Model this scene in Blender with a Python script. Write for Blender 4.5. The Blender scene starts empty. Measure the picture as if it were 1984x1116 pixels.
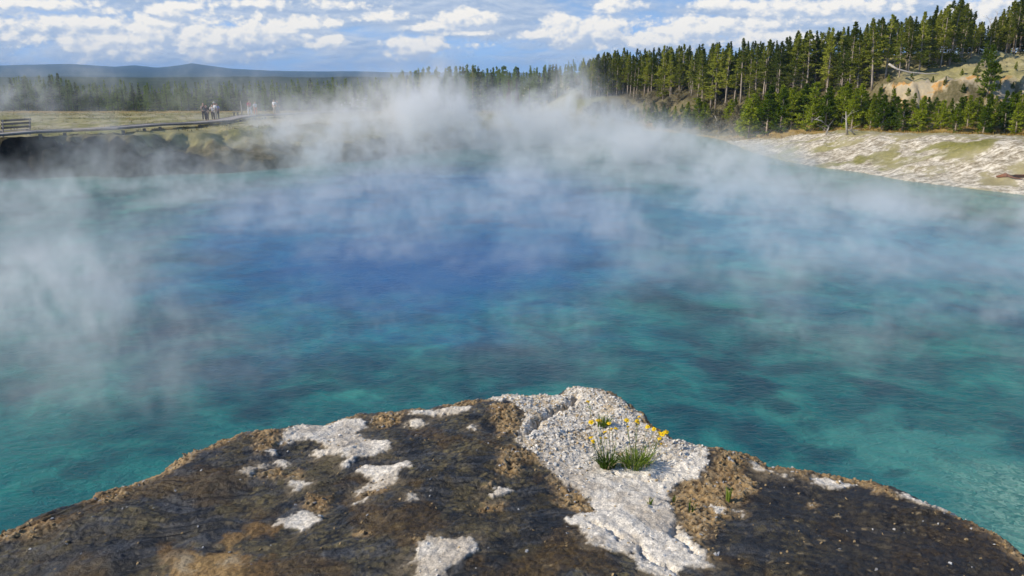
import bpy, bmesh, math, random
import numpy as np
from mathutils import Vector, Matrix

S = bpy.context.scene
C = S.collection
R = math.radians
rng = np.random.default_rng(7)
random.seed(7)

# ------------------------------------------------------------------ camera, sky, sun, exposure
CAM_Z, PITCH, F = 8.0, R(15), 1527.0
cd = bpy.data.cameras.new('camera'); cam = bpy.data.objects.new('camera', cd); C.objects.link(cam)
cam.location = (0, 0, CAM_Z); cam.rotation_euler = (R(90) - PITCH, 0, 0)
cd.sensor_width = 36; cd.lens = 36 * F / 1984; cd.clip_start = 0.05; cd.clip_end = 40000
S.camera = cam
SUN_EL, SUN_AZ = R(33), R(-99)          # azimuth measured from +Y (view direction) towards +X
W = bpy.data.worlds.new('World'); S.world = W; W.use_nodes = True
L = bpy.data.lights.new('sun', 'SUN'); L.energy = 4.7; L.angle = R(0.53); L.color = (1.0, 0.89, 0.72)
sun = bpy.data.objects.new('sun', L); C.objects.link(sun)
sdir = Vector((math.sin(SUN_AZ) * math.cos(SUN_EL), math.cos(SUN_AZ) * math.cos(SUN_EL), math.sin(SUN_EL)))
sun.rotation_euler = sdir.to_track_quat('Z', 'Y').to_euler(); sun.location = sdir * 60
S.view_settings.view_transform = 'Standard'; S.view_settings.look = 'None'
S.view_settings.exposure = 0.0; S.view_settings.gamma = 1.0; S.view_settings.use_curve_mapping = False
cy = S.cycles
cy.use_denoising = True; cy.use_adaptive_sampling = True; cy.adaptive_threshold = 0.02
cy.max_bounces = 8; cy.diffuse_bounces = 2; cy.glossy_bounces = 2; cy.transmission_bounces = 3; cy.transparent_max_bounces = 64
cy.volume_bounces = 4; cy.volume_step_rate = 3.0; cy.volume_max_steps = 256
cy.sample_clamp_indirect = 4.0


def ray(px, py):
    v = 558 - py
    return np.array([px - 992.0, F * math.cos(PITCH) + v * math.sin(PITCH), -F * math.sin(PITCH) + v * math.cos(PITCH)])


def P(px, py, z):
    """the point of the horizontal plane z that the photograph shows at that pixel"""
    r = ray(px, py); t = (z - CAM_Z) / r[2]
    return np.array([r[0] * t, r[1] * t, z])


def PD(px, py, y):
    """the point at distance y from the camera"""
    r = ray(px, py); t = y / r[1]
    return np.array([r[0] * t, y, CAM_Z + r[2] * t])


# ------------------------------------------------------------------ small node helper
class NT:
    def __init__(self, nt): self.nt = nt
    def n(self, typ, **kw):
        nd = self.nt.nodes.new(typ)
        ins = kw.pop('ins', {})
        for k, v in kw.items(): setattr(nd, k, v)
        for k, v in ins.items(): self.set(nd, k, v)
        return nd
    def set(self, nd, k, v):
        s = nd.inputs[k]
        if isinstance(v, bpy.types.NodeSocket): self.nt.links.new(v, s)
        elif isinstance(v, bpy.types.Node): self.nt.links.new(v.outputs[0], s)
        else: s.default_value = v
    def m(self, op, a, b=None, c=None, clamp=False):
        nd = self.n('ShaderNodeMath', operation=op, use_clamp=clamp)
        for i, v in enumerate((a, b, c)):
            if v is not None: self.set(nd, i, v)
        return nd.outputs[0]
    def vm(self, op, a, b=None):
        nd = self.n('ShaderNodeVectorMath', operation=op)
        for i, v in enumerate((a, b)):
            if v is not None: self.set(nd, i, v)
        return nd.outputs['Value'] if op in ('DOT_PRODUCT', 'LENGTH', 'DISTANCE') else nd.outputs[0]
    def rng(self, v, a, b, c=0.0, d=1.0, smooth=True):
        nd = self.n('ShaderNodeMapRange', interpolation_type='SMOOTHSTEP' if smooth else 'LINEAR')
        for i, x in enumerate((v, a, b, c, d)): self.set(nd, i, x)
        return nd.outputs[0]
    def noise(self, vec, scale, detail=4, rough=0.55, dist=0.0):
        return self.n('ShaderNodeTexNoise', ins={'Vector': vec, 'Scale': scale, 'Detail': detail, 'Roughness': rough, 'Distortion': dist}).outputs[0]
    def mix(self, f, a, b, typ='MIX'):
        nd = self.n('ShaderNodeMix', data_type='RGBA', blend_type=typ)
        self.set(nd, 0, f); self.set(nd, 6, a); self.set(nd, 7, b)
        return nd.outputs[2]
    def ramp(self, v, stops):
        nd = self.n('ShaderNodeValToRGB', ins={0: v}); e = nd.color_ramp.elements
        while len(e) < len(stops): e.new(0.5)
        for k, (p, c) in enumerate(stops): e[k].position = p; e[k].color = (*c, 1)
        return nd.outputs[0]


def mat(name):
    m = bpy.data.materials.new(name); m.use_nodes = True
    m.node_tree.nodes.clear(); t = NT(m.node_tree)
    out = t.n('ShaderNodeOutputMaterial')
    return m, t, out


def c4(c): return (c[0], c[1], c[2], 1.0)


def plain(name, col, rough=0.7, var=0.25, scale=6.0, bump=0.0, spec=0.3):
    """a surface colour broken up by noise"""
    m, t, out = mat(name)
    pos = t.n('ShaderNodeTexCoord').outputs['Object']
    nz = t.noise(pos, scale, 5, 0.6)
    k = t.rng(nz, 0.25, 0.75, 1 - var, 1 + var, False)
    colr = t.vm('MULTIPLY', tuple(col), t.n('ShaderNodeCombineXYZ', ins={0: k, 1: k, 2: k}))
    b = t.n('ShaderNodeBsdfPrincipled', ins={'Base Color': colr, 'Roughness': rough, 'Specular IOR Level': spec})
    if bump:
        t.set(b, 'Normal', t.n('ShaderNodeBump', ins={'Strength': 0.6, 'Distance': bump, 'Height': t.noise(pos, scale * 4, 4)}))
    t.set(out, 'Surface', b)
    return m


# ------------------------------------------------------------------ world: Nishita sky with clouds as the photo has them
def build_world():
    t = NT(W.node_tree); W.node_tree.nodes.clear()
    out = t.n('ShaderNodeOutputWorld'); bg = t.n('ShaderNodeBackground', ins={'Strength': 0.13})
    g = t.n('ShaderNodeTexCoord').outputs['Generated']
    sp = t.n('ShaderNodeSeparateXYZ', ins={0: g})
    x, y, z = sp.outputs[0], sp.outputs[1], sp.outputs[2]
    # the air close to the horizon looks clearer and bluer than the model's: look it up somewhat higher
    zz = t.m('ADD', t.m('MULTIPLY', t.m('ABSOLUTE', z), 0.84), 0.16)
    up = t.n('ShaderNodeCombineXYZ', ins={0: x, 1: y, 2: zz})
    sky = t.n('ShaderNodeTexSky', sky_type='NISHITA', sun_disc=False, sun_elevation=SUN_EL, sun_rotation=SUN_AZ, altitude=2200,
              air_density=1.0, dust_density=0.6, ozone_density=1.6, ins={0: t.vm('NORMALIZE', up)})
    az = t.m('ARCTAN2', x, y)
    el = t.m('ARCTAN2', z, t.m('SQRT', t.m('ADD', t.m('MULTIPLY', x, x), t.m('MULTIPLY', y, y))))
    # one unit = one pixel of the photograph's scale near the middle of the sky (azimuth/elevation * F)
    u0, v0 = t.m('MULTIPLY', az, 1500.0), t.m('MULTIPLY', el, 1500.0)

    def blob_uv(px, py):
        r = ray(px, py)
        return math.atan2(r[0], r[1]) * 1500, math.atan2(r[2], math.hypot(r[0], r[1])) * 1500

    CUM = [(120, 48, 130, 16, .75), (40, 75, 100, 12, .55), (230, 84, 70, 22, .95), (300, 62, 45, 22, .95), (330, 20, 34, 12, .95), (395, 75, 55, 28, 1.0),
           (470, 70, 50, 24, .9), (545, 62, 52, 18, 1.0), (590, 48, 36, 12, .95), (645, 46, 20, 8, .9), (640, 80, 28, 12, .95), (610, 88, 22, 8, .8), (800, 92, 44, 15, 1.0), (838, 82, 20, 10, .9),
           (905, 38, 50, 13, 1.0), (850, 52, 60, 10, .8), (900, 64, 60, 5, .8), (735, 34, 70, 8, .65), (930, 92, 40, 9, .5), (1090, 38, 16, 8, .85), (1190, 12, 42, 12, .8), (1050, 68, 45, 10, .85), (1110, 62, 55, 20, 1.0), (1170, 60, 48, 22, 1.05),
           (1265, 80, 50, 16, 1.0), (1330, 66, 66, 22, 1.05), (1395, 52, 40, 14, 1.0), (1390, 10, 48, 10, .9), (1480, 48, 60, 10, .85), (1500, 74, 75, 13, 1.0),
           (1500, 16, 55, 12, .7), (1640, 15, 110, 14, .75), (1620, 40, 90, 8, .6), (1560, 84, 60, 8, .8), (1900, 28, 50, 22, .85), (1960, 45, 40, 12, .8), (500, 8, 70, 8, .7), (90, 8, 80, 10, .7), (500, 30, 14, 12, .7), (200, 22, 40, 9, .5), (650, 10, 90, 8, .6), (690, 100, 60, 6, .35), (1210, 92, 80, 8, .5),
           (-150, 60, 120, 30, .9), (-320, 40, 110, 26, .9), (2150, 50, 120, 30, .9), (2350, 70, 120, 26, .9)]
    GREY = [(110, 20, 220, 40, .55), (130, 62, 190, 26, .8), (350, 88, 330, 26, .8), (740, 22, 300, 24, .9), (930, 52, 130, 16, .9), (960, 25, 110, 26, .8), (1030, 50, 80, 22, .6), (1140, 84, 90, 12, .8), (1340, 90, 120, 12, .7), (1600, 32, 190, 26, .85),
            (1520, 52, 120, 14, .7), (1390, 20, 60, 8, .8), (420, 116, 420, 12, .45), (1180, 112, 330, 12, .4), (-250, 60, 250, 50, .8), (2250, 60, 250, 50, .8)]

    def field(u, v, lst):
        acc = None
        for (px, py, rx, ry, a) in lst:
            bu, bv = blob_uv(px, py)
            du = t.m('MULTIPLY', t.m('SUBTRACT', u, bu), 0.74 / rx)
            dv = t.m('MULTIPLY', t.m('SUBTRACT', v, bv), 0.66 / ry)
            e = t.m('POWER', 2.718, t.m('MULTIPLY', t.m('ADD', t.m('MULTIPLY', du, du), t.m('MULTIPLY', dv, dv)), -1.0))
            acc = t.m('MULTIPLY', e, a) if acc is None else t.m('MAXIMUM', acc, t.m('MULTIPLY', e, a))
        return acc

    def cumulus(du, dv, fld):
        u, v = t.m('ADD', u0, du), t.m('ADD', v0, dv)
        p = t.n('ShaderNodeCombineXYZ', ins={0: u, 1: t.m('MULTIPLY', v, 1.5), 2: 3.7})
        n1 = t.noise(p, 0.020, 7, 0.62, 0.35)
        vo = t.n('ShaderNodeTexVoronoi', feature='SMOOTH_F1', ins={'Vector': p, 'Scale': 0.055, 'Detail': 2.0, 'Smoothness': 0.5}).outputs['Distance']
        nn = t.m('SUBTRACT', t.m('ADD', t.m('MULTIPLY', n1, 1.25), t.m('MULTIPLY', t.m('SUBTRACT', 0.45, vo), 0.38)), 0.68)
        return t.m('ADD', fld, nn)

    f0 = field(u0, v0, CUM)
    f1 = field(t.m('ADD', u0, -9.0), t.m('ADD', v0, 9.0), CUM)
    d0 = cumulus(0.0, 0.0, f0); d1 = cumulus(-9.0, 9.0, f1)
    alpha = t.rng(d0, 0.06, 0.44)
    lit = t.m('ADD', 0.60, t.m('MULTIPLY', t.m('SUBTRACT', d0, d1), 2.1), clamp=True)
    pg = t.n('ShaderNodeCombineXYZ', ins={0: u0, 1: t.m('MULTIPLY', v0, 3.5), 2: 9.1})
    gn = t.noise(pg, 0.007, 6, 0.6, 0.3)
    gd = t.m('ADD', field(u0, v0, GREY), t.m('MULTIPLY', t.m('SUBTRACT', gn, 0.5), 1.6))
    ga = t.m('MULTIPLY', t.rng(gd, 0.0, 0.62), 0.92)
    lowk = t.rng(t.m('ABSOLUTE', z), 0.0, 0.16, 1.38, 1.0)
    col = t.vm('MULTIPLY', t.mix(1.0, sky.outputs[0], (1.08, 1.16, 1.22, 1), 'MULTIPLY'), t.n('ShaderNodeCombineXYZ', ins={0: lowk, 1: lowk, 2: lowk})); clear = col
    pl = t.noise(t.n('ShaderNodeCombineXYZ', ins={0: t.m('ADD', u0, -6.0), 1: t.m('MULTIPLY', t.m('ADD', v0, 5.0), 3.5), 2: 9.1}), 0.007, 6, 0.6, 0.3)
    glit = t.m('ADD', .25, t.m('MULTIPLY', t.m('SUBTRACT', gn, pl), 5.0), clamp=True)
    col = t.mix(ga, col, t.mix(glit, (3.2, 4.05, 5.4, 1), (5.7, 6.1, 6.7, 1)))
    cum = t.mix(lit, (4.2, 4.9, 6.0, 1), (8.1, 7.75, 7.1, 1))
    col = t.mix(alpha, col, cum)
    # clouds stand in a band above the horizon; the sky over and under it is the plain one
    t.set(bg, 'Color', col)
    bg2 = t.n('ShaderNodeBackground', ins={'Strength': 0.13, 'Color': clear})
    band = t.m('MULTIPLY', t.m('GREATER_THAN', el, -0.01), t.m('LESS_THAN', el, 0.16))
    t.set(out, 'Surface', t.n('ShaderNodeMixShader', ins={0: band, 1: bg2.outputs[0], 2: bg.outputs[0]}))


build_world()

# ------------------------------------------------------------------ numpy noise and polygon distance
_perm = np.random.default_rng(3).permutation(256); _perm = np.concatenate([_perm, _perm, _perm])
_ang = np.random.default_rng(4).uniform(0, 2 * np.pi, 256); _gx, _gy = np.cos(_ang), np.sin(_ang)


def pn(x, y, seed=0):
    x = np.asarray(x, float) + seed * 17.31; y = np.asarray(y, float) + seed * 9.77
    xi = np.floor(x).astype(int); yi = np.floor(y).astype(int); fx = x - xi; fy = y - yi
    u = fx * fx * fx * (fx * (fx * 6 - 15) + 10); v = fy * fy * fy * (fy * (fy * 6 - 15) + 10)
    def g(a, b, dx, dy):
        h = _perm[_perm[(xi + a) & 255] + ((yi + b) & 255)]
        return _gx[h] * dx + _gy[h] * dy
    a = g(0, 0, fx, fy); b = g(1, 0, fx - 1, fy); c = g(0, 1, fx, fy - 1); d = g(1, 1, fx - 1, fy - 1)
    return ((a + u * (b - a)) + v * ((c + u * (d - c)) - (a + u * (b - a)))) * 1.5


def fbm(x, y, octs=4, gain=0.5, seed=0):
    s, a, f = 0.0, 1.0, 1.0
    for k in range(octs):
        s = s + a * pn(x * f, y * f, seed + k * 3); a *= gain; f *= 2.03
    return s


def worley(x, y, seed=0):
    """nearest and second nearest distances and a random number for the nearest cell"""
    xi = np.floor(x).astype(int); yi = np.floor(y).astype(int)
    f1 = np.full(x.shape, 9.0); f2 = f1.copy(); idv = np.zeros(x.shape)
    for dx in (-1, 0, 1):
        for dy in (-1, 0, 1):
            h = _perm[_perm[(xi + dx + seed * 13) & 255] + ((yi + dy) & 255)]
            px = xi + dx + _perm[(h + 77) & 255] / 256.0; py = yi + dy + _perm[(_perm[(h + 19) & 255] + 131) & 255] / 256.0
            d = np.hypot(x - px, y - py); nearer = d < f1
            f2 = np.where(nearer, f1, np.minimum(f2, d)); idv = np.where(nearer, _perm[(_perm[h] + 53) & 255] / 255.0, idv); f1 = np.where(nearer, d, f1)
    return f1, f2, idv


def sstep(a, b, x):
    t = np.clip((x - a) / (b - a), 0, 1); return t * t * (3 - 2 * t)


def sdf(x, y, poly):
    """distance to a closed polygon, negative inside"""
    poly = np.asarray(poly)[:, :2]; best = np.full(x.shape, 1e12); inside = np.zeros(x.shape, bool)
    for i in range(len(poly)):
        a, b = poly[i], poly[(i + 1) % len(poly)]
        ex, ey = b - a; wx, wy = x - a[0], y - a[1]
        tt = np.clip((wx * ex + wy * ey) / (ex * ex + ey * ey + 1e-12), 0, 1)
        best = np.minimum(best, (wx - ex * tt) ** 2 + (wy - ey * tt) ** 2)
        c = (a[1] > y) != (b[1] > y)
        inside ^= c & (x < ex * (y - a[1]) / (ey if abs(ey) > 1e-12 else 1e-12) + a[0])
    return np.where(inside, -1, 1) * np.sqrt(best)


def dline(x, y, pts):
    best = np.full(x.shape, 1e12); pts = np.asarray(pts)[:, :2]
    for a, b in zip(pts[:-1], pts[1:]):
        ex, ey = b - a; wx, wy = x - a[0], y - a[1]
        tt = np.clip((wx * ex + wy * ey) / (ex * ex + ey * ey + 1e-12), 0, 1)
        best = np.minimum(best, (wx - ex * tt) ** 2 + (wy - ey * tt) ** 2)
    return np.sqrt(best)


# ------------------------------------------------------------------ object helpers
def tag(o, label=None, cat=None, group=None, kind=None):
    if label: o['label'] = label
    if cat: o['category'] = cat
    if group: o['group'] = group
    if kind: o['kind'] = kind
    return o


def link(name, me, m=None, parent=None):
    o = bpy.data.objects.new(name, me); C.objects.link(o)
    if m is not None: me.materials.append(m)
    if parent is not None: o.parent = parent
    return o


def empty(name, loc, rz=0.0):
    o = bpy.data.objects.new(name, None); C.objects.link(o); o.location = loc; o.rotation_euler = (0, 0, rz); o.empty_display_size = 0.1
    return o


def mesh_np(name, v, quads=None, tris=None, smooth=True):
    me = bpy.data.meshes.new(name); v = np.asarray(v, np.float32); me.vertices.add(len(v)); me.vertices.foreach_set('co', v.ravel())
    loops, starts, tot = [], [], 0
    for fa, k in ((quads, 4), (tris, 3)):
        if fa is not None and len(fa):
            fa = np.asarray(fa, np.int32); loops.append(fa.ravel()); starts.append(tot + np.arange(len(fa)) * k); tot += fa.size
    loops = np.concatenate(loops); starts = np.concatenate(starts)
    me.loops.add(len(loops)); me.loops.foreach_set('vertex_index', loops.astype(np.int32))
    me.polygons.add(len(starts)); me.polygons.foreach_set('loop_start', starts.astype(np.int32))
    me.update(calc_edges=True); me.validate()
    me.polygons.foreach_set('use_smooth', np.full(len(me.polygons), smooth)); me.update()
    return me


def grid_quads(nx, ny):
    i = np.arange(nx * ny).reshape(ny, nx)
    return np.stack([i[:-1, :-1].ravel(), i[:-1, 1:].ravel(), i[1:, 1:].ravel(), i[1:, :-1].ravel()], 1)


def set_attr(me, name, arr):
    a = me.attributes.new(name, 'FLOAT_COLOR', 'POINT'); full = np.ones((len(me.vertices), 4), np.float32); full[:, :arr.shape[1]] = arr
    a.data.foreach_set('color', full.ravel())


class MB:
    """collects tubes, boxes and faces into one mesh"""
    def __init__(self): self.v, self.q, self.t = [], [], []
    def tube(self, pts, rad, n=6, cap=True):
        pts = [Vector(p) for p in pts]; base = len(self.v)
        rad = [rad] * len(pts) if isinstance(rad, (int, float)) else rad
        for i, p in enumerate(pts):
            d = (pts[min(i + 1, len(pts) - 1)] - pts[max(i - 1, 0)]).normalized()
            a = d.orthogonal().normalized() if abs(d.z) < .9 else Vector((1, 0, 0)); a = (a - d * a.dot(d)).normalized(); b = d.cross(a)
            for k in range(n):
                an = 2 * math.pi * k / n; self.v.append(tuple(p + (a * math.cos(an) + b * math.sin(an)) * rad[i]))
        for i in range(len(pts) - 1):
            for k in range(n):
                k2 = (k + 1) % n; self.q.append((base + i * n + k, base + i * n + k2, base + (i + 1) * n + k2, base + (i + 1) * n + k))
        if cap:
            for i, sgn in ((0, -1), (len(pts) - 1, 1)):
                c = len(self.v); self.v.append(tuple(pts[i]))
                for k in range(n):
                    a, b = base + i * n + k, base + i * n + (k + 1) % n
                    self.t.append((c, a, b) if sgn > 0 else (c, b, a))
        return self
    def box(self, c, s, M=None):
        base = len(self.v); M = M or Matrix.Identity(3)
        for dz in (-1, 1):
            for dx, dy in ((-1, -1), (1, -1), (1, 1), (-1, 1)):
                self.v.append(tuple(Vector(c) + M @ Vector((dx * s[0] / 2, dy * s[1] / 2, dz * s[2] / 2))))
        for f in ((3, 2, 1, 0), (4, 5, 6, 7), (0, 1, 5, 4), (1, 2, 6, 5), (2, 3, 7, 6), (3, 0, 4, 7)): self.q.append(tuple(base + k for k in f))
        return self
    def me(self, name, smooth=True): return mesh_np(name, self.v, self.q, self.t, smooth)
    def build(self, name, m, parent=None, smooth=True): return link(name, self.me(name, smooth), m, parent)


# ------------------------------------------------------------------ crater shore and terrain
SHORE = [P(*p, 0)[:2] for p in [(-60, 350), (0, 345), (80, 345), (160, 341), (250, 345), (330, 338), (420, 336), (471, 333), (530, 327), (582, 323), (632, 316), (701, 312), (770, 302),
                                (840, 292), (920, 280), (1000, 270), (1080, 262), (1160, 256), (1250, 254), (1330, 258), (1400, 272), (1459, 296), (1520, 312), (1577, 323), (1665, 334),
                                (1753, 350), (1841, 361), (1920, 370), (1984, 378), (2060, 388)]]
SHORE += [np.array(p) for p in [(38.5, 40), (35, 26), (25, 13), (12, 3.2), (5, 1.2), (2.4, 1.1), (1.2, 1.9), (.3, 2.5), (-1.0, 1.9), (-2.4, 1.1), (-5, 1.4), (-13, 5), (-28, 15), (-41, 31), (-47, 50)]]
SHORE = np.array(SHORE)
TOE_X = [0, 20, 28, 45, 60, 90, 140]; TOE_Y = [140, 130, 105, 79, 73, 68, 60]


def ground_parts(x, y):
    x = np.asarray(x, float); y = np.asarray(y, float)
    d = sdf(x, y, SHORE)
    r = np.hypot(x, y)
    wob = fbm(x * .22, y * .22, 3, .55, 5)
    left = 3.0 - 1.9 * sstep(90, 165, y) - 5.5 * sstep(190, 320, y)
    right = 3.0 - np.clip(y - 64, 0, 70) * 0.036
    k = sstep(0, 24, x)
    plate = left * (1 - k) + right * k
    q = y - np.interp(x, TOE_X, TOE_Y)
    hill_f = sstep(2, 16, x)
    qq = np.clip(q, 0, 60)
    scarp = (2.7 + .4 * fbm(x * .8, y * .5, 4, .6, 12)) * sstep(9.5, 12.5, q + 1.2 * fbm(x * .35, y * .1, 3, .5, 8)) * sstep(38, 46, x)
    hill = hill_f * (0.215 * np.minimum(qq, 28) + 0.05 * np.maximum(qq - 28, 0) + scarp + 0.6 * fbm(x * .09, y * .09, 3, .5, 2) * sstep(0, 20, q))
    top = 6.1 + (plate - 6.1) * sstep(10, 46, r) + 0.14 * fbm(x * .15, y * .15, 3, .5, 11)
    # bank: steep and undercut in the left, a rounded sloping crust on the right
    wdt = np.where(r < 30, 0.8, np.interp(x, [-45, -36, -28, -20, -5, 10, 24, 34, 60], [1.2, 1.6, 4.5, 9.0, 10.0, 5, 6.5, 9.5, 9.5]))
    de = d + (wob + .45 * fbm(x * .75, y * .75, 3, .6, 7) * (x < 0)) * np.interp(x, [-30, 0, 25], [1.3, .7, .5])
    s = np.clip(de / wdt, 0, 1)
    kr = sstep(12, 28, x)
    prof = (1 - kr) * s ** .8 + kr * (0.25 * s + 0.75 * (s * s * (3 - 2 * s)))
    rough = 0.10 * fbm(x * 1.1, y * 1.1, 4, .55, 20) * kr + 0.15 * fbm(x * .6, y * .6, 5, .6, 23) * (1 - kr) * (r > 30)
    gully = -0.35 * np.abs(fbm(x * .18 + y * .1, y * .12, 3, .5, 31)) * kr * np.sin(np.pi * s)
    z = np.where(d > 0, np.clip(de, 0, .25) * 0.5 + top * prof + rough * sstep(0, 1.2, de) + gully, -np.clip(-d * .6, 0, 3.0) - .02)
    z = np.where(d > 0, np.maximum(z, 0.02 - 0.2 * sstep(.6, 0, d)), z) + hill * sstep(0, 7, d)
    z = np.where(r < 9, np.minimum(z, 6.1), z)
    return z, d, q, s


def gz(x, y): return float(ground_parts(np.array([x]), np.array([y]))[0][0])


def hit(px, py, off=0.0, y0=30.0, y1=420.0):
    """where the view line of a pixel meets the ground (raised by off)"""
    r = ray(px, py); ys = np.linspace(y0, y1, 1600); t = ys / r[1]; z = CAM_Z + r[2] * t
    g = ground_parts(r[0] * t, ys)[0] + off
    i = int(np.argmax(z <= g)) if (z <= g).any() else len(ys) - 1
    return np.array([r[0] * t[i], ys[i], g[i]])


def axis(parts):
    out = []
    for a, b, st in parts: out.append(np.arange(a, b, st))
    return np.concatenate(out + [[parts[-1][1]]])


def ground_mat():
    m, t, out = mat('ground')
    at = t.n('ShaderNodeVertexColor', layer_name='mask'); sp = t.n('ShaderNodeSeparateColor', ins={0: at.outputs[0]})
    at2 = t.n('ShaderNodeVertexColor', layer_name='mask2'); sp2 = t.n('ShaderNodeSeparateColor', ins={0: at2.outputs[0]})
    pos = t.n('ShaderNodeNewGeometry').outputs['Position']
    n1 = t.noise(pos, 0.5, 6, .65); n2 = t.noise(pos, 3.0, 5, .7); n3 = t.noise(pos, 0.09, 4, .6)
    br = lambda v, s=1.1: t.rng(t.m('ADD', v, t.m('MULTIPLY', t.m('SUBTRACT', t.m('ADD', t.m('MULTIPLY', n1, .6), t.m('MULTIPLY', n2, .4)), .5), s)), .35, .65)
    base = t.ramp(n1, [(.25, (.25, .215, .115)), (.5, (.38, .335, .185)), (.75, (.47, .43, .27))])
    base = t.mix(t.rng(n3, .45, .62), base, t.ramp(n2, [(.3, (.24, .225, .085)), (.7, (.40, .355, .17))]))
    grass = t.ramp(n2, [(.3, (.12, .125, .025)), (.55, (.24, .225, .06)), (.7, (.38, .34, .16))])
    n4 = t.noise(t.vm('MULTIPLY', pos, (.7, 1.5, 1.0)), 1.1, 6, .72, .8)
    white = t.ramp(t.m('ADD', t.m('MULTIPLY', n4, .55), t.m('MULTIPLY', n2, .45)), [(.38, (.17, .135, .085)), (.47, (.36, .31, .225)), (.53, (.62, .56, .45)), (.60, (.80, .745, .63))])
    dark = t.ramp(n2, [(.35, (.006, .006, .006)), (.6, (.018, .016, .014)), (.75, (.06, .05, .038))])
    gold = t.ramp(n2, [(.3, (.25, .17, .05)), (.7, (.42, .30, .11))])
    ochre = t.ramp(n1, [(.32, (.30, .24, .15)), (.43, (.56, .30, .09)), (.48, (.52, .43, .28)), (.6, (.40, .34, .24)), (.75, (.58, .52, .40))])
    brown = t.ramp(n2, [(.3, (.085, .075, .030)), (.55, (.17, .145, .075)), (.75, (.28, .23, .15))])
    col = t.mix(br(sp2.outputs[1]), base, brown)
    col = t.mix(br(sp.outputs[0]), col, white)
    col = t.mix(br(sp.outputs[1], .9), col, grass)
    col = t.mix(br(sp2.outputs[0], .7), col, gold)
    col = t.mix(br(sp2.outputs[2], .6), col, ochre)
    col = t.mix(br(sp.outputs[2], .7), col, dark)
    b = t.n('ShaderNodeBsdfPrincipled', ins={'Base Color': col, 'Roughness': .9, 'Specular IOR Level': .15})
    h = t.m('ADD', t.m('MULTIPLY', n1, .6), t.m('MULTIPLY', n2, .4))
    t.set(b, 'Normal', t.n('ShaderNodeBump', ins={'Strength': .8, 'Distance': .2, 'Height': h}))
    t.set(out, 'Surface', b)
    return m


def build_ground():
    xs = axis([(-420, -80, 6), (-80, -62, 1.2), (-62, 72, .32), (72, 130, 1.2), (130, 420, 6)])
    ys = axis([(-80, -6, 3), (-6, 40, .6), (40, 128, .32), (128, 190, .9), (190, 460, 4)])
    X, Y = np.meshgrid(xs, ys); x, y = X.ravel(), Y.ravel()
    z, d, q, s = ground_parts(x, y)
    me = mesh_np('ground', np.stack([x, y, z], 1), grid_quads(len(xs), len(ys)))
    n = fbm(x * .12, y * .12, 4, .6, 40); n2 = fbm(x * .3, y * .3, 4, .6, 44)
    kr = sstep(10, 24, x) * (y > 40)
    white = kr * sstep(-.3, .2, d) * (1 - sstep(-6, -1.0, q)) * np.clip(.74 + .5 * n2 + .35 * fbm(x * .07, y * .07, 3, .6, 66), 0, 1) * sstep(30, 0, d)
    # mossy green streaks running up and across the right bank
    g1 = np.exp(-((d - 6.5 - 3 * n) / 2.2) ** 2) * sstep(64, 70, y) * (1 - sstep(86, 100, y)) * (.75 + .9 * n2)
    g2 = sstep(.05, .4, fbm(x * .10 - y * .06 + 4.2, (x + y) * .05, 3, .5, 61)) * .8
    gl1 = dline(x, y, [hit(1575, 330), hit(1700, 306), hit(1800, 288), hit(1900, 277)]); gl2 = dline(x, y, [hit(1715, 326), hit(1770, 312), hit(1850, 298)]); gl3 = dline(x, y, [hit(1480, 275), hit(1560, 285), hit(1640, 300)])
    gg = np.maximum.reduce([sstep(2.6, .2, gl1 + 2.0 * n2 + .9 * n), .9 * sstep(1.8, .2, gl2 + .8 * n2), .5 * sstep(3.5, .5, gl3 + 2 * n2)])
    green = kr * np.clip(gg * .62 + .15 * n2, 0, .62) * (1 - sstep(-5, -1, q))
    green = np.maximum(green, (1 - kr) * (y > 40) * (.52 + .8 * n) * sstep(2.5, 6, d) * .85)
    gold = sstep(-6, -2.5, q) * (1 - sstep(1, 5, q)) * sstep(14, 24, x) * .95
    gold = np.maximum(gold, (1 - sstep(-2, 8, x)) * (np.exp(-((y - 158) / 8) ** 2) * .7))
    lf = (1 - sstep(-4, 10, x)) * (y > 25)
    dark = lf * sstep(-1, .1, d) * (1 - sstep(1.0, 2.8, d + 1.2 * n2)) * np.interp(x, [-38, -30, -20], [1.4, .75, .2])  # left bank: wet dark rock, with the undercut's shade put into the colour
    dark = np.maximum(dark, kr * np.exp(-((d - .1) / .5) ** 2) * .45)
    brown = np.maximum(sstep(0, 6, q) * sstep(6, 18, x) * .9 * (1 - .85 * sstep(42, 48, x) * sstep(11, 14, q)), lf * (1 - sstep(2.0, 5.0, d + n2)) * .8)
    ochre = sstep(8.0, 9.6, q) * (1 - sstep(12.6, 14.0, q)) * sstep(40, 46, x) * (y > 55) * (.70 + .7 * n2)
    near = (np.hypot(x, y) < 30)
    dark = np.where(near, .6 + .5 * n2, dark); white = np.where(near, .3 + n, white)
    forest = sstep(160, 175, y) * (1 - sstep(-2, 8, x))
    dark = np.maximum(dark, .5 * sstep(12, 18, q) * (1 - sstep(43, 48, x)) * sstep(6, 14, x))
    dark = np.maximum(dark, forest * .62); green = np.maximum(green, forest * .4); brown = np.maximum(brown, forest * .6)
    set_attr(me, 'mask', np.clip(np.stack([white, green, dark], 1), 0, 1))
    set_attr(me, 'mask2', np.clip(np.stack([gold, brown, ochre], 1), 0, 1))
    o = link('ground', me, ground_mat())
    tag(o, 'pale meadow ground and crater banks around the hot spring', kind='structure')


build_ground()


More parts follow.
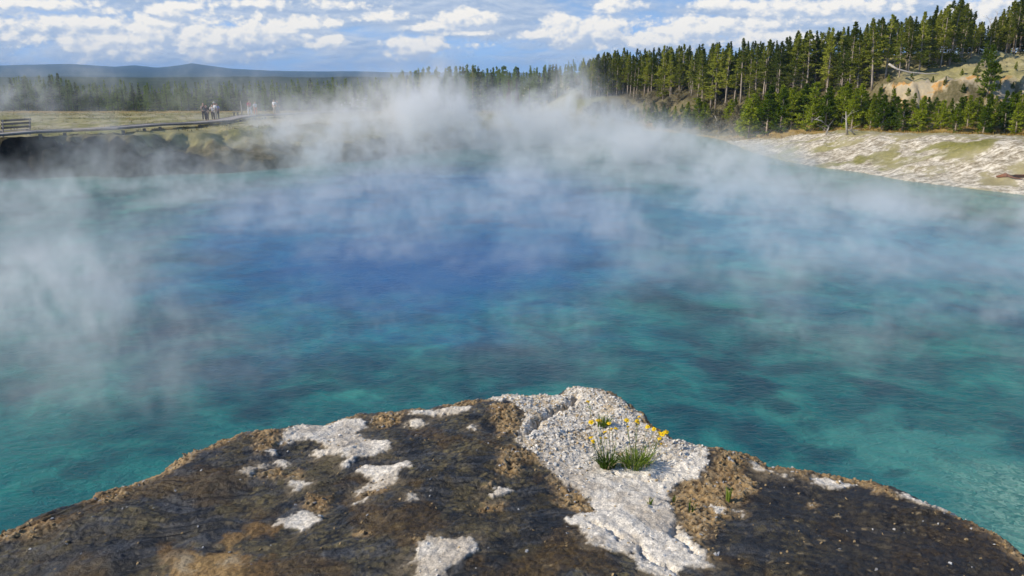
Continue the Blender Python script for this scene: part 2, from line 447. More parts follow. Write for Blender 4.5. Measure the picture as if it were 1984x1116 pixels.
def build_hills():
    prof = np.array([(-2500, 133), (-600, 134), (-300, 131), (-100, 132), (0, 130), (60, 128), (170, 125), (250, 130), (290, 127), (330, 131), (370, 127), (395, 122), (425, 127), (470, 133), (540, 137), (700, 138), (760, 139), (900, 140), (1100, 141), (1400, 140), (1700, 138), (2100, 136), (4500, 134)], float)
    az = np.linspace(R(-80), R(80), 640)
    rr = np.concatenate([np.linspace(330, 900, 24), np.linspace(950, 2400, 34), np.linspace(2500, 8000, 60)])
    A, Q = np.meshgrid(az, rr); x = Q * np.sin(A); y = Q * np.cos(A)
    tp = np.interp(np.clip(np.tan(np.clip(A, -1.3, 1.3)), -3, 3) * F * 1.0 + 992, prof[:, 0], prof[:, 1])
    ztop = (150.5 - tp) / 1580 * 6000 + 3
    z = np.full(x.shape, -6.0)
    z = z + sstep(330, 700, Q) * 6.5 + 7 * sstep(700, 1900, Q) * (1 + .35 * fbm(A * 9, Q * 0, 3, .5, 3)) - 4 * sstep(1900, 2500, Q)
    z = z + (ztop - 4) * sstep(3200, 7000, Q) * (1 - .25 * sstep(7000, 8000, Q)) + 3.0 * fbm(x * .004, y * .004, 4, .6, 9) * sstep(2500, 5000, Q)
    z = z + 1.2 * np.abs(fbm(x * .05, y * .02, 3, .6, 13)) * sstep(500, 900, Q) * (1 - sstep(2400, 3400, Q))
    v = np.stack([x.ravel(), y.ravel(), z.ravel()], 1)
    me = mesh_np('hills', v, grid_quads(len(az), len(rr))[:, ::-1])
    m, t, out = mat('forested_hills')
    pos = t.n('ShaderNodeNewGeometry').outputs['Position']
    n1 = t.noise(pos, .0022, 6, .65); n2 = t.noise(pos, .05, 4, .7)
    nn = t.m('ADD', t.m('MULTIPLY', n1, .65), t.m('MULTIPLY', n2, .35))
    col = t.ramp(nn, [(.35, (.012, .022, .012)), (.5, (.030, .048, .018)), (.62, (.075, .09, .03))])
    b = t.n('ShaderNodeBsdfPrincipled', ins={'Base Color': col, 'Roughness': 1.0, 'Specular IOR Level': .05})
    t.set(b, 'Normal', t.n('ShaderNodeBump', ins={'Strength': .8, 'Distance': 4.0, 'Height': n2}))
    t.set(out, 'Surface', b)
    tag(link('hills', me, m), 'low forested hills along the horizon, blue with distance', kind='structure')


build_hills()


# ------------------------------------------------------------------ water
def build_water():
    poly = SHORE.copy(); cen = np.array([0, 55.0])
    xs = np.arange(-62, 56, 1.0); ys = np.arange(-1, 136, 1.0)
    X, Y = np.meshgrid(xs, ys); inside = sdf(X, Y, SHORE) < 2.2
    q = grid_quads(len(xs), len(ys)); keep = inside.ravel()[q].any(1)
    v = np.stack([X.ravel(), Y.ravel(), np.zeros(X.size)], 1)
    used = np.unique(q[keep]); remap = np.full(len(v), -1); remap[used] = np.arange(len(used))
    me = mesh_np('water', v[used], remap[q[keep]])
    d = -sdf(v[used][:, 0], v[used][:, 1], SHORE); set_attr(me, 'shore', np.clip(np.stack([d / 10, d / 3, d / 30], 1), 0, 1))
    m, t, out = mat('hot_spring_water')
    pos = t.n('ShaderNodeNewGeometry').outputs['Position']
    sp = t.n('ShaderNodeSeparateXYZ', ins={0: pos}); x, y = sp.outputs[0], sp.outputs[1]
    sh = t.n('ShaderNodeSeparateColor', ins={0: t.n('ShaderNodeVertexColor', layer_name='shore').outputs[0]})
    wob = t.noise(pos, .10, 4, .6, .6); wob2 = t.noise(pos, .33, 4, .6, .8)
    def ell(cx, cy, rx, ry, rot=0.0):
        dx, dy = t.m('SUBTRACT', x, cx), t.m('SUBTRACT', y, cy); c, s = math.cos(rot), math.sin(rot)
        a = t.m('ADD', t.m('MULTIPLY', dx, c / rx), t.m('MULTIPLY', dy, s / rx)); b = t.m('ADD', t.m('MULTIPLY', dx, -s / ry), t.m('MULTIPLY', dy, c / ry))
        return t.m('SQRT', t.m('ADD', t.m('MULTIPLY', a, a), t.m('MULTIPLY', b, b)))
    vent = t.m('ADD', ell(-5.0, 49, 15, 25), t.m('ADD', t.m('MULTIPLY', t.m('SUBTRACT', wob, .5), .75), t.m('MULTIPLY', t.m('SUBTRACT', wob2, .5), .30)))
    deep = t.rng(vent, 1.25, .60)
    vent2 = t.m('ADD', ell(16, 42, 12, 18, .3), t.m('MULTIPLY', t.m('SUBTRACT', wob, .5), 1.3)); deep2 = t.m('MULTIPLY', t.rng(vent2, 1.2, .2), .78)
    core = t.rng(t.m('ADD', ell(-4, 34, 9, 8.5), t.m('MULTIPLY', t.m('SUBTRACT', wob2, .5), .5)), 1.05, .3)
    depth = t.m('MAXIMUM', deep, deep2)
    lagoon = t.m('MULTIPLY', t.m('SUBTRACT', 1.0, deep), t.m('MULTIPLY', t.rng(vent2, 1.35, .35), .7))
    # bottom relief: ledges and dark sunken patches seen through the shallows
    rel = t.noise(pos, .26, 5, .62, 1.0)
    led = t.n('ShaderNodeTexNoise', ins={'Vector': t.vm('MULTIPLY', pos, (.55, .55, 1)), 'Scale': .8, 'Detail': 5.0, 'Roughness': .62, 'Distortion': 1.1}).outputs[0]
    shallow = t.ramp(t.m('ADD', t.m('MULTIPLY', rel, .55), t.m('MULTIPLY', led, .45)), [(.32, (.005, .052, .072)), (.43, (.009, .108, .125)), (.53, (.018, .185, .178)), (.66, (.055, .31, .255))])
    pale = t.ramp(rel, [(.35, (.03, .19, .19)), (.6, (.10, .34, .29))])
    nr = t.rng(t.m('ADD', ell(9.4, 14.8, 3.6, 4.2), t.m('MULTIPLY', t.m('SUBTRACT', wob2, .5), .9)), 1.1, .3)
    shallow = t.mix(t.m('MULTIPLY', nr, .95), shallow, pale)
    dk = None
    def strip(pa, pb, wd):
        """an ellipse on the water stretched between two places"""
        A, B = P(*pa, 0), P(*pb, 0); m_ = (A + B) / 2; l_ = math.hypot(*(B - A)[:2]) / 2
        return ell(float(m_[0]), float(m_[1]), l_ + wd, wd, math.atan2(B[1] - A[1], B[0] - A[0]))
    for (pa, pb, wd, a) in [((1370, 690), (1570, 835), .95, .85), ((520, 720), (1120, 690), 2.6, .55), ((1290, 590), (1420, 605), 1.3, .5), ((620, 582), (830, 602), .9, .8), ((660, 548), (1010, 578), 1.2, .5), ((600, 690), (640, 690), .5, .6), ((470, 800), (500, 812), .5, .7),
                            ((550, 760), (600, 760), .4, .5), ((1040, 682), (1100, 668), .6, .5), ((720, 640), (800, 662), .5, .6), ((1650, 740), (1750, 762), .6, .5), ((1722, 920), (1760, 912), .20, .6), ((1600, 885), (1650, 868), .35, .5), ((130, 900), (170, 930), .45, .6), ((60, 935), (110, 952), .5, .5),
                            ((1850, 560), (1990, 620), 1.2, .4), ((1600, 640), (1760, 645), 1.0, .4), ((1330, 800), (1480, 860), .7, .45), ((880, 700), (960, 712), .6, .4), ((1180, 760), (1260, 700), .6, .35), ((700, 745), (760, 735), .4, .4), ((1480, 720), (1640, 700), .5, .4)]:
        e = t.m('MULTIPLY', t.rng(t.m('ADD', strip(pa, pb, wd), t.m('MULTIPLY', t.m('SUBTRACT', led, .5), 2.4)), 1.12, .35), a * .85)
        dk = e if dk is None else t.m('MAXIMUM', dk, e)
    shallow = t.mix(dk, shallow, (.003, .032, .060, 1))
    # broken ledges of the pool floor, each with a firm edge
    sl = t.noise(pos, .26, 6, .6, .25); sl2 = t.noise(t.vm('ADD', pos, (31.0, 7.0, 0.0)), .55, 5, .6, .2)
    shelf = t.m('ADD', t.m('MULTIPLY', t.rng(sl, .51, .565), .38), t.m('MULTIPLY', t.rng(sl2, .54, .60), .28))
    shallow = t.mix(shelf, shallow, (.004, .050, .078, 1))
    blue = t.ramp(t.m('ADD', t.m('MULTIPLY', rel, .5), t.m('MULTIPLY', led, .5)), [(.33, (.003, .070, .20)), (.5, (.006, .155, .35)), (.68, (.020, .27, .45))])
    col = t.mix(depth, shallow, blue)
    col = t.mix(t.m('MULTIPLY', core, .75), col, (.002, .100, .32, 1))
    col = t.mix(lagoon, col, t.ramp(led, [(.35, (.012, .16, .29)), (.5, (.028, .26, .39)), (.65, (.07, .38, .47))]))
    col = t.mix(t.m('MULTIPLY', t.m('MULTIPLY', t.rng(t.m('ADD', sh.outputs[0], t.m('MULTIPLY', t.m('SUBTRACT', wob, .5), .8)), 1.0, .3), t.rng(y, 26, 40)), .65), col, t.ramp(led, [(.35, (.03, .20, .22)), (.62, (.10, .36, .33))]))
    edge = t.rng(t.m('ADD', sh.outputs[1], t.m('MULTIPLY', t.m('SUBTRACT', wob2, .5), .6)), .75, .1)
    col = t.mix(t.m('MULTIPLY', t.m('MULTIPLY', edge, t.rng(y, 30, 45)), .7), col, (.17, .27, .22, 1))
    # pebbles and refracted light glints of the bottom, put into the shallow corner's colour
    vo = t.n('ShaderNodeTexVoronoi', feature='F1', ins={'Vector': t.vm('ADD', pos, t.n('ShaderNodeTexNoise', ins={'Vector': pos, 'Scale': 3.0}).outputs['Color']), 'Scale': 8.0})
    peb = t.m('MULTIPLY', t.rng(t.m('ADD', ell(10.4, 13.4, 2.5, 2.7), t.m('MULTIPLY', t.m('SUBTRACT', wob2, .5), .7)), 1.0, .35), .9)
    col = t.mix(peb, col, t.ramp(t.noise(vo.outputs['Position'], 31.0, 1), [(.36, (.05, .19, .17)), (.5, (.11, .29, .25)), (.62, (.22, .42, .35))]))
    bs = t.n('ShaderNodeBsdfPrincipled', ins={'Base Color': col, 'Roughness': .10, 'IOR': 1.33, 'Specular IOR Level': .32})
    pw = t.vm('MULTIPLY', pos, (.8, 1.3, 1))
    w1 = t.noise(pw, 3.6, 4, .62, 1.2); w2 = t.noise(pw, 13.0, 3, .6, .5); w3 = t.noise(pos, .45, 2, .5)
    hgt = t.m('ADD', t.m('ADD', t.m('MULTIPLY', w1, .6), t.m('MULTIPLY', w2, .13)), t.m('MULTIPLY', w3, .6))
    t.set(bs, 'Normal', t.n('ShaderNodeBump', ins={'Strength': 1.0, 'Distance': .085, 'Height': hgt}))
    t.set(out, 'Surface', bs)
    tag(link('water', me, m), 'turquoise and deep blue hot spring water filling the crater', kind='structure')


build_water()

# ------------------------------------------------------------------ the rock ledge underfoot
RZ = 6.35


def zp(ox, oy, sc, pts, z=RZ): return np.array([P(ox + a / sc, oy + b / sc, z)[:2] for a, b in pts])


RIM_PX = [(-420, 1230), (-180, 1110), (-60, 1062), (0, 1040), (60, 1010), (130, 990), (190, 965), (240, 935), (310, 918), (370, 880), (430, 855), (490, 840), (550, 828), (620, 815), (700, 797), (780, 785), (830, 788), (870, 775), (910, 768), (950, 770),
          (1000, 764), (1090, 760), (1100, 749), (1150, 752), (1200, 775), (1240, 797), (1275, 830), (1310, 850), (1350, 868), (1400, 868), (1460, 878), (1490, 895), (1560, 900), (1640, 912), (1690, 920), (1760, 955), (1850, 1000), (1920, 1040), (1984, 1090), (2100, 1150), (2300, 1260)]
RIM = np.array([P(a, b, RZ)[:2] for a, b in RIM_PX] + [np.array([5.0, .6]), np.array([-5.0, .6])])
A6, A7, A8, A5 = (1000, 700, 2.682), (400, 700, 2.683), (1384, 800, 3.307), (0, 700, 2.682)
WHITE = [zp(*A6, p) for p in [
    [(-150, 175), (-60, 160), (0, 165), (130, 158), (255, 150), (265, 120), (330, 118), (400, 140), (470, 175), (560, 200), (640, 260), (700, 325), (760, 365), (850, 400), (910, 425), (1000, 470), (995, 540), (930, 590), (850, 600), (800, 640), (790, 700), (830, 760), (850, 830), (900, 900), (960, 960), (1020, 1055), (930, 1060), (840, 1080), (855, 1160), (760, 1130), (650, 1090), (615, 1075), (630, 1040), (590, 1000), (520, 985), (400, 970), (370, 930), (300, 850), (247, 805), (300, 790), (390, 770), (385, 690), (300, 640), (200, 590), (130, 520), (70, 490), (0, 430), (30, 340), (60, 270), (0, 230), (-80, 215)]]]
WHITE += [zp(*A7, p) for p in [
    [(380, 430), (400, 390), (430, 338), (540, 328), (640, 298), (730, 278), (830, 290), (830, 320), (790, 350), (800, 390), (870, 410), (950, 420), (962, 440), (930, 480), (880, 500), (810, 500), (780, 520), (760, 550), (710, 562), (710, 530), (740, 510), (640, 490), (560, 500), (550, 455), (620, 450), (600, 420), (500, 400), (430, 425)],
    [(770, 580), (830, 550), (930, 545), (1040, 540), (1048, 580), (990, 590), (990, 630), (900, 660), (830, 665), (770, 700), (800, 650), (850, 620), (850, 600)],
    [(190, 590), (230, 560), (270, 540), (305, 545), (260, 580), (220, 605)], [(345, 525), (400, 520), (440, 548), (400, 552)],
    [(420, 640), (430, 610), (500, 600), (530, 630), (470, 650)], [(345, 835), (400, 800), (490, 765), (560, 780), (600, 815), (560, 840), (480, 872), (450, 858), (400, 836)],
    [(1020, 1085), (1070, 1040), (1100, 980), (1160, 940), (1220, 940), (1300, 955), (1390, 945), (1398, 1010), (1340, 1060), (1230, 1150), (1100, 1170), (1100, 1090)],
    [(1445, 710), (1480, 680), (1550, 645), (1575, 665), (1520, 710), (1470, 715)], [(1030, 310), (1080, 290), (1140, 300), (1152, 325), (1080, 333), (1040, 326)],
    [(775, 738), (820, 716), (818, 732)], [(1350, 370), (1400, 353), (1392, 373)], [(1040, 742), (1062, 712), (1080, 752)],
    [(1050, 250), (1150, 243), (1300, 238), (1380, 240), (1350, 262), (1300, 276), (1200, 279), (1100, 270)], [(330, 478), (375, 455), (380, 465), (340, 488)]]]
WHITE += [zp(*A8, p) for p in [[(240, 300), (300, 293), (355, 335), (310, 352)], [(415, 362), (470, 368), (472, 390), (430, 382)], [(600, 368), (700, 370), (800, 385), (900, 400), (890, 428), (830, 442), (740, 442), (650, 420)], [(1200, 500), (1260, 512), (1390, 565), (1590, 635), (1540, 645), (1430, 605), (1350, 595), (1270, 560), (1190, 540)], [(-20, 560), (30, 545), (60, 600), (10, 640)], [(110, 580), (190, 610), (180, 628), (120, 600)]]]
BROWN = [zp(*A6, p) for p in [
    [(790, 630), (900, 590), (1000, 560), (1060, 470), (1180, 470), (1210, 560), (1245, 600), (1240, 650), (1160, 720), (1180, 775), (1080, 800), (1060, 840), (1000, 880), (1000, 950), (930, 930), (880, 880), (830, 740)],
    [(0, 470), (110, 500), (200, 590), (300, 645), (395, 700), (395, 775), (280, 765), (210, 700), (200, 610), (110, 540), (0, 530)], [(985, 990), (1050, 1000), (1050, 1040), (1000, 1030)]]]
BROWN += [zp(*A7, p) for p in [
    [(830, 270), (980, 226), (1060, 255), (1010, 300), (900, 322), (850, 305)], [(1240, 222), (1380, 180), (1440, 190), (1390, 232), (1250, 242)], [(1480, 245), (1610, 235), (1640, 330), (1610, 400), (1520, 410), (1490, 330)], [(1505, 500), (1610, 460), (1640, 560), (1600, 610), (1520, 580)],
    [(470, 740), (520, 688), (640, 693), (632, 775), (590, 800), (540, 770)], [(800, 680), (960, 650), (965, 680), (850, 712), (800, 712)], [(1400, 780), (1450, 740), (1565, 740), (1550, 772), (1450, 792)], [(1440, 660), (1490, 640), (1480, 680), (1450, 690)], [(415, 595), (490, 558), (512, 590)],
    [(270, 595), (330, 558), (410, 550), (410, 590), (330, 603)], [(185, 402), (300, 362), (425, 345), (390, 430), (330, 480), (250, 492), (262, 420)], [(560, 390), (690, 380), (640, 440), (590, 440)], [(1080, 960), (1170, 910), (1160, 945), (1110, 975)], [(760, 900), (830, 880), (830, 920)]]]
BROWN += [zp(*A5, p) for p in [[(480, 745), (560, 670), (640, 640), (735, 618), (722, 648), (620, 722), (560, 742)], [(-20, 940), (100, 880), (250, 836), (375, 832), (255, 892), (100, 925), (-20, 960)], [(930, 522), (1060, 438), (1160, 405), (1200, 403), (1060, 472), (960, 535)], [(760, 608), (850, 575), (900, 570), (800, 615)]]]
BROWN += [zp(*A8, p) for p in [[(1440, 640), (1600, 632), (1720, 700), (1900, 825), (1975, 890), (1850, 885), (1700, 745), (1560, 690)], [(395, 325), (560, 322), (650, 365), (600, 412), (480, 362)], [(860, 380), (1020, 390), (1120, 470), (1210, 510), (1190, 560), (1060, 510), (980, 440)], [(0, 230), (200, 235), (240, 270), (100, 300), (0, 290)], [(570, 520), (640, 525), (660, 560), (600, 550)]]]
TAN = [zp(*A7, p) for p in [[(-60, 960), (60, 915), (150, 870), (280, 848), (300, 870), (240, 950), (250, 1050), (200, 1170), (-60, 1170)]]] + [zp(*A5, p) for p in [[(860, 970), (1010, 950), (1130, 930), (1341, 850), (1320, 1000), (1341, 1200), (780, 1200), (810, 1030)]]]
CRACKS = [zp(*A6, p) for p in [[(310, 175), (290, 215), (210, 240), (150, 290), (110, 320), (80, 370), (30, 400)], [(395, 830), (440, 855), (490, 880), (530, 920)], [(835, 825), (820, 870), (870, 920), (920, 980)], [(620, 940), (660, 1000), (740, 1040), (830, 1090)], [(520, 560), (640, 590), (700, 600), (770, 570)]]]


def rock_fields(x, y):
    """height and colour of the ledge"""
    wx = .016 * fbm(x * 9, y * 9, 4, .6, 50); wy = .016 * fbm(x * 9, y * 9, 4, .6, 57)
    xa, ya = x + wx, y + wy
    inn = .036 - sdf(x + wx * .9, y + wy * .9, RIM)                     # positive on the rock
    def mask(polys, soft):
        best = np.full(x.shape, 9.0)
        for p in polys:
            lo, hi = p.min(0) - .15, p.max(0) + .15
            k = (x > lo[0]) & (x < hi[0]) & (y > lo[1]) & (y < hi[1])
            if k.any(): best[k] = np.minimum(best[k], sdf(xa[k], ya[k], p))
        return best
    dw, db, dt = mask(WHITE, 1), mask(BROWN, 1), mask(TAN, 1)
    n_f = fbm(x * 40, y * 40, 3, .6, 70)
    n_g = fbm(x * 17, y * 17, 4, .65, 72); white = sstep(.008, -.007, dw + .012 * n_f + .016 * n_g); halo = sstep(.07, .0, dw + .03 * n_g) * (1 - white)
    brown = sstep(.02, -.03, db + .03 * fbm(x * 14, y * 14, 4, .65, 75))
    tan = sstep(.03, -.04, dt + .09 * fbm(x * 7, y * 7, 5, .65, 79))
    # crumbly rim
    rimc = sstep(.12, .03, inn + .035 * fbm(x * 6, y * 6, 3, .6, 83)) * sstep(-.3, .1, fbm(x * 1.9, y * 1.9, 3, .6, 85) + .12)
    brown = np.maximum(brown, rimc)
    # flow wrinkles run along the rim: stretched noise, direction turning from left to right
    th = np.interp(x, [-2, -.6, .4, 2], [.55, .35, .1, -.75]); c, s_ = np.cos(th), np.sin(th)
    xw, yw = x + .16 * fbm(x * 1.3, y * 1.3, 3, .55, 88), y + .16 * fbm(x * 1.3, y * 1.3, 3, .55, 89); u, v = xw * c + yw * s_, -xw * s_ + yw * c
    wr = fbm(u * 3.2, v * 12, 5, .58, 90); wr2 = fbm(u * 9, v * 34, 4, .65, 94)
    f1, f2, idc = worley(x * 26 + 2 * wx * 20, y * 26, 1); cell = f2 - f1
    g1, g2, idg = worley(x * 62, y * 62, 2); h1, h2, idh = worley(x * 120, y * 120, 5)
    big = fbm(x * 1.1, y * 1.1, 3, .5, 99)
    z = RZ + .035 * big + .012 * fbm(x * 2.7, y * 2.7, 3, .55, 119) + .0085 * wr * (.45 + .55 * sstep(-.4, -1.2, x)) + .0014 * wr2 + .002 * fbm(x * 12, y * 12, 4, .6, 118) - .0035 * sstep(.14, .0, cell) * sstep(-.1, .3, big + .2)
    z = z + .0020 * fbm(x * 60, y * 60, 4, .65, 101)
    crumb = (idg - .5) * .016 + (idh - .5) * .008 + .010 * fbm(x * 22, y * 22, 4, .65, 105)
    w1_ = sstep(.02, -.03, sdf(xa, ya, WHITE[0])); upper = sstep(3.05, 3.4, y) * w1_          # loose flakes lie towards the edge, a smooth crust nearer
    flake = ((idg - .5) * .016 + (idh - .5) * .009) * (.28 + .72 * upper) + .007 * fbm(x * 20, y * 20, 4, .6, 108) + .012 * fbm(u * 5, v * 8, 3, .6, 109)
    z = z + brown * (.004 + .55 * crumb) * (1 - white) + white * (.006 + .42 * flake) + tan * .004 * fbm(x * 25, y * 25, 3, .6, 110)
    for k, cr in enumerate(CRACKS):
        lo, hi = cr.min(0) - .2, cr.max(0) + .2; kk = (x > lo[0]) & (x < hi[0]) & (y > lo[1]) & (y < hi[1])
        dd = dline(xa[kk] + .012 * n_f[kk], ya[kk], cr); z[kk] -= (.045 if k == 0 else .022) * np.exp(-(dd / (.020 if k == 0 else .012)) ** 2)
    z = z - 1.8 * np.clip(.12 - inn, 0, .12) ** 2
    out_ = np.clip(-inn, 0, 9); z = z - out_ * 5.0 - 7 * np.clip(out_ - .08, 0, 2)
    z = np.maximum(z, -1.2)
    # colours
    mix = lambda a, b, k: a * (1 - k[:, None]) + b * k[:, None]
    col3 = lambda *c: np.array(c)[None, :]
    n_a = fbm(x * 4.5, y * 4.5, 5, .6, 120); n_b = fbm(u * 5, v * 16, 5, .65, 125); n_c = fbm(x * 28, y * 28, 4, .7, 130)
    col = np.repeat(col3(.021, .0195, .0165), len(x), 0)
    col = mix(col, col3(.060, .061, .063), sstep(.0, .6, n_b + .3 * wr + .25 * sstep(.2, -1.4, x)))
    col = mix(col, col3(.062, .047, .018), sstep(.06, .5, n_a + .25 * n_c) * .8)
    mott = sstep(.12, .32, cell) * sstep(.0, .35, fbm(x * 3.1, y * 3.1, 4, .6, 133) + .12 * (idc - .5)) * (.4 + .6 * idc)
    col = mix(col, col3(.13, .105, .045), mott * .9)
    col = mix(col, col3(.070, .042, .011), sstep(.28, .65, fbm(x * 2.3, y * 2.3, 4, .6, 140) + .3 * (2.9 - y)) * .75)
    rs = sstep(.5, 1.4, x)                                        # right flank: brown-black with tan specks
    col = mix(col, col3(.026, .020, .013), rs * .75)
    spk = sstep(.26, .14, f1 + .10 * n_c) * (idc > .86) * sstep(-.3, .3, n_a + .2)
    col = mix(col, np.stack([.20 + .12 * idg, .155 + .09 * idg, .085 + .05 * idg], 1), spk * (.35 + .55 * rs))
    col = col * (1 + .55 * n_c + .35 * fbm(x * 75, y * 75, 3, .6, 160))[:, None]
    tanc = np.stack([.30 + .08 * n_c, .19 + .06 * n_c, .070 + .03 * n_c], 1); rim_t = sstep(-.10, .02, dt)
    tanc = mix(tanc, col3(.34, .27, .17), sstep(.25, .7, n_a)); tanc = mix(tanc, col3(.115, .062, .016), rim_t * .8)
    col = mix(col, tanc, tan * .97)
    bc = np.stack([.34 + .26 * (idg - .5), .225 + .19 * (idg - .5), .10 + .11 * (idg - .5)], 1); bc = mix(bc, col3(.42, .33, .21), sstep(.72, .9, idh)); bc = mix(bc, col3(.09, .055, .025), sstep(.25, .1, idg))
    bc = mix(bc, col3(.16, .085, .03), sstep(0, .5, n_a) * .5)
    col = mix(col, bc, brown * .92)
    col = mix(col, np.stack([.19 + .05 * n_c, .15 + .04 * n_c, .095 + .03 * n_c], 1), halo * sstep(-.35, .35, n_a + .5 * n_f) * .75)
    wc = .74 + .14 * n_c + .14 * (idg - .5) * (.5 + .5 * upper); wc = np.stack([wc, wc * .93, wc * .815], 1)
    wc = mix(wc, col3(.52, .41, .26), sstep(.15, .65, fbm(x * 6, y * 6, 4, .65, 150)) * upper * .8)
    wc = mix(wc, col3(.20, .155, .10), sstep(.14, .05, idg) * upper * .85)
    wc = mix(wc, col3(.16, .12, .08), sstep(.10, .02, g2 - g1) * upper * .75)
    wc = mix(wc, col3(.33, .26, .18), sstep(.1, .5, fbm(x * 3, y * 3, 4, .65, 155)) * .45)
    wc = mix(wc, col3(.42, .34, .23), sstep(-.03, .004, dw + .03 * n_a) * .35)
    col = mix(col, wc, white)
    rough = .36 + .1 * n_c + .38 * np.maximum(np.maximum(white, brown), tan * .5)
    return z, np.clip(col, .004, .9), np.clip(rough, .3, 1), white, brown, inn


def build_rock():
    xs = np.arange(-3.1, 3.1, .0056); ys = np.arange(1.55, 4.62, .0056)
    X, Y = np.meshgrid(xs, ys); x, y = X.ravel(), Y.ravel()
    z, col, rough, white, brown, inn = rock_fields(x, y)
    edge = np.maximum(sstep(2.7, 3.1, np.abs(x)), sstep(1.9, 1.55, y)); z = z - .38 * edge
    q = grid_quads(len(xs), len(ys)); keep = (inn[q].max(1) > -.75); q = q[keep]
    used = np.unique(q); remap = np.full(len(x), -1); remap[used] = np.arange(len(used))
    me = mesh_np('rock_ledge', np.stack([x, y, z], 1)[used], remap[q])
    set_attr(me, 'col', col[used]); set_attr(me, 'props', np.stack([rough, white, brown], 1)[used])
    m, t, out = mat('sinter_rock')
    pos = t.n('ShaderNodeNewGeometry').outputs['Position']
    ca = t.n('ShaderNodeVertexColor', layer_name='col'); pr = t.n('ShaderNodeSeparateColor', ins={0: t.n('ShaderNodeVertexColor', layer_name='props').outputs[0]})
    fine = t.noise(pos, 160, 4, .7)
    k = t.m('MULTIPLY', t.rng(fine, .3, .7, .62, 1.42, False), t.rng(t.noise(pos, 55, 3, .7), .3, .7, .75, 1.28, False))
    colr = t.vm('MULTIPLY', ca.outputs[0], t.n('ShaderNodeCombineXYZ', ins={0: k, 1: k, 2: k}))
    b = t.n('ShaderNodeBsdfPrincipled', ins={'Base Color': colr, 'Roughness': pr.outputs[0], 'Specular IOR Level': .45})
    t.set(b, 'Normal', t.n('ShaderNodeBump', ins={'Strength': .9, 'Distance': .007, 'Height': t.noise(pos, 95, 6, .75)}))
    t.set(out, 'Surface', b)
    tag(link('rock_ledge', me, m), 'dark sinter rock ledge with white crust patches overhanging the hot spring', kind='structure')


build_rock()


def rz_at(x, y): return float(rock_fields(np.array([x]), np.array([y]))[0][0])


def build_gravel():
    """loose white flakes and small stones lying on the ledge"""
    n = 110000
    x = rng.uniform(-2.2, 2.2, n); y = rng.uniform(2.1, 4.5, n)
    z, col, rough, white, brown, inn = rock_fields(x, y)
    up = sstep(2.95, 3.4, y)
    up = up * (sdf(x, y, WHITE[0]) < .02)
    p = (white * (.03 + .55 * up) + brown * .16 + (1 - white) * (1 - brown) * .010) * (inn > .01)
    keep = rng.random(n) < p; x, y, z, white, brown, up = (a[keep] for a in (x, y, z, white, brown, up)); n = len(x)
    size = np.where(white > .5, rng.uniform(.003, .0075, n) * rng.choice([1, 1, 1, 1.5], n), np.where(brown > .5, rng.uniform(.004, .010, n), rng.uniform(.004, .009, n)))
    V, Q, T, colr = [], [], [], []
    k = 6; a0 = np.arange(k) / k * 2 * np.pi
    for i in range(n):
        a = a0 + rng.uniform(-.4, .4, k); r = size[i] * rng.uniform(.65, 1.15, k); hgt = size[i] * rng.uniform(.25, .6)
        tx, ty = rng.normal(0, .35, 2); st = rng.uniform(.5, 1.0); ph = rng.uniform(0, 6.28)
        lx, ly = np.cos(a) * r, np.sin(a) * r * st; gx, gy = lx * np.cos(ph) - ly * np.sin(ph), lx * np.sin(ph) + ly * np.cos(ph)
        b = len(V) * k
        V.append(np.stack([x[i] + gx, y[i] + gy, z[i] - .002 + gx * tx + gy * ty], 1)); V.append(np.stack([x[i] + gx * .8, y[i] + gy * .8, z[i] - .001 + hgt + gx * tx + gy * ty], 1))
        for j in range(k): Q.append((b + j, b + (j + 1) % k, b + k + (j + 1) % k, b + k + j))
        for j in range(1, k - 1): T.append((b + k, b + k + j, b + k + j + 1))
        w = rng.uniform(.5, .86)
        c = (w, w * .96, w * .88) if white[i] > .5 else ((rng.uniform(.2, .5),) * 3 if rng.random() < .2 else (.42 * w, .31 * w, .17 * w))
        if white[i] > .5 and rng.random() < .18: c = (.45, .34, .2)
        colr.append(np.tile(np.array(c), (2 * k, 1)))
    me = mesh_np('gravel', np.concatenate(V), Q, T, smooth=False); set_attr(me, 'col', np.concatenate(colr))
    m, t, out = mat('loose_flakes')
    t.set(out, 'Surface', t.n('ShaderNodeBsdfPrincipled', ins={'Base Color': t.n('ShaderNodeVertexColor', layer_name='col').outputs[0], 'Roughness': .9, 'Specular IOR Level': .15}))
    tag(link('gravel', me, m), 'loose white and tan flakes scattered over the rock ledge', 'gravel', kind='stuff')


build_gravel()

# ------------------------------------------------------------------ flowers and grass sprigs on the ledge
def leaf_mat(name, c1, c2, trans=.25):
    m, t, out = mat(name)
    pos = t.n('ShaderNodeNewGeometry').outputs['Position']; oi = t.n('ShaderNodeObjectInfo').outputs['Random']
    nz = t.noise(pos, 1.3 if trans < .3 else 40, 3, .6)
    f = t.m('ADD', t.m('MULTIPLY', nz, .75), t.m('MULTIPLY', t.m('SUBTRACT', oi, .40), .7))
    col = t.ramp(f, [(.25, c1), (.7, c2)])
    d = t.n('ShaderNodeBsdfPrincipled', ins={'Base Color': col, 'Roughness': .75, 'Specular IOR Level': .2})
    tr = t.n('ShaderNodeBsdfTranslucent', ins={'Color': col})
    mx = t.n('ShaderNodeMixShader', ins={0: trans, 1: d.outputs[0], 2: tr.outputs[0]})
    t.set(out, 'Surface', mx)
    return m


M_BLADE = leaf_mat('green_blade', (.07, .13, .015), (.24, .32, .05), .35)
M_DRY = plain('dry_blade', (.45, .37, .22), .8, .3, 30)
M_YEL = plain('yellow_petal', (.88, .62, .008), .6, .2, 60)
M_YEL2 = plain('orange_disc', (.72, .42, .015), .8, .3, 90)


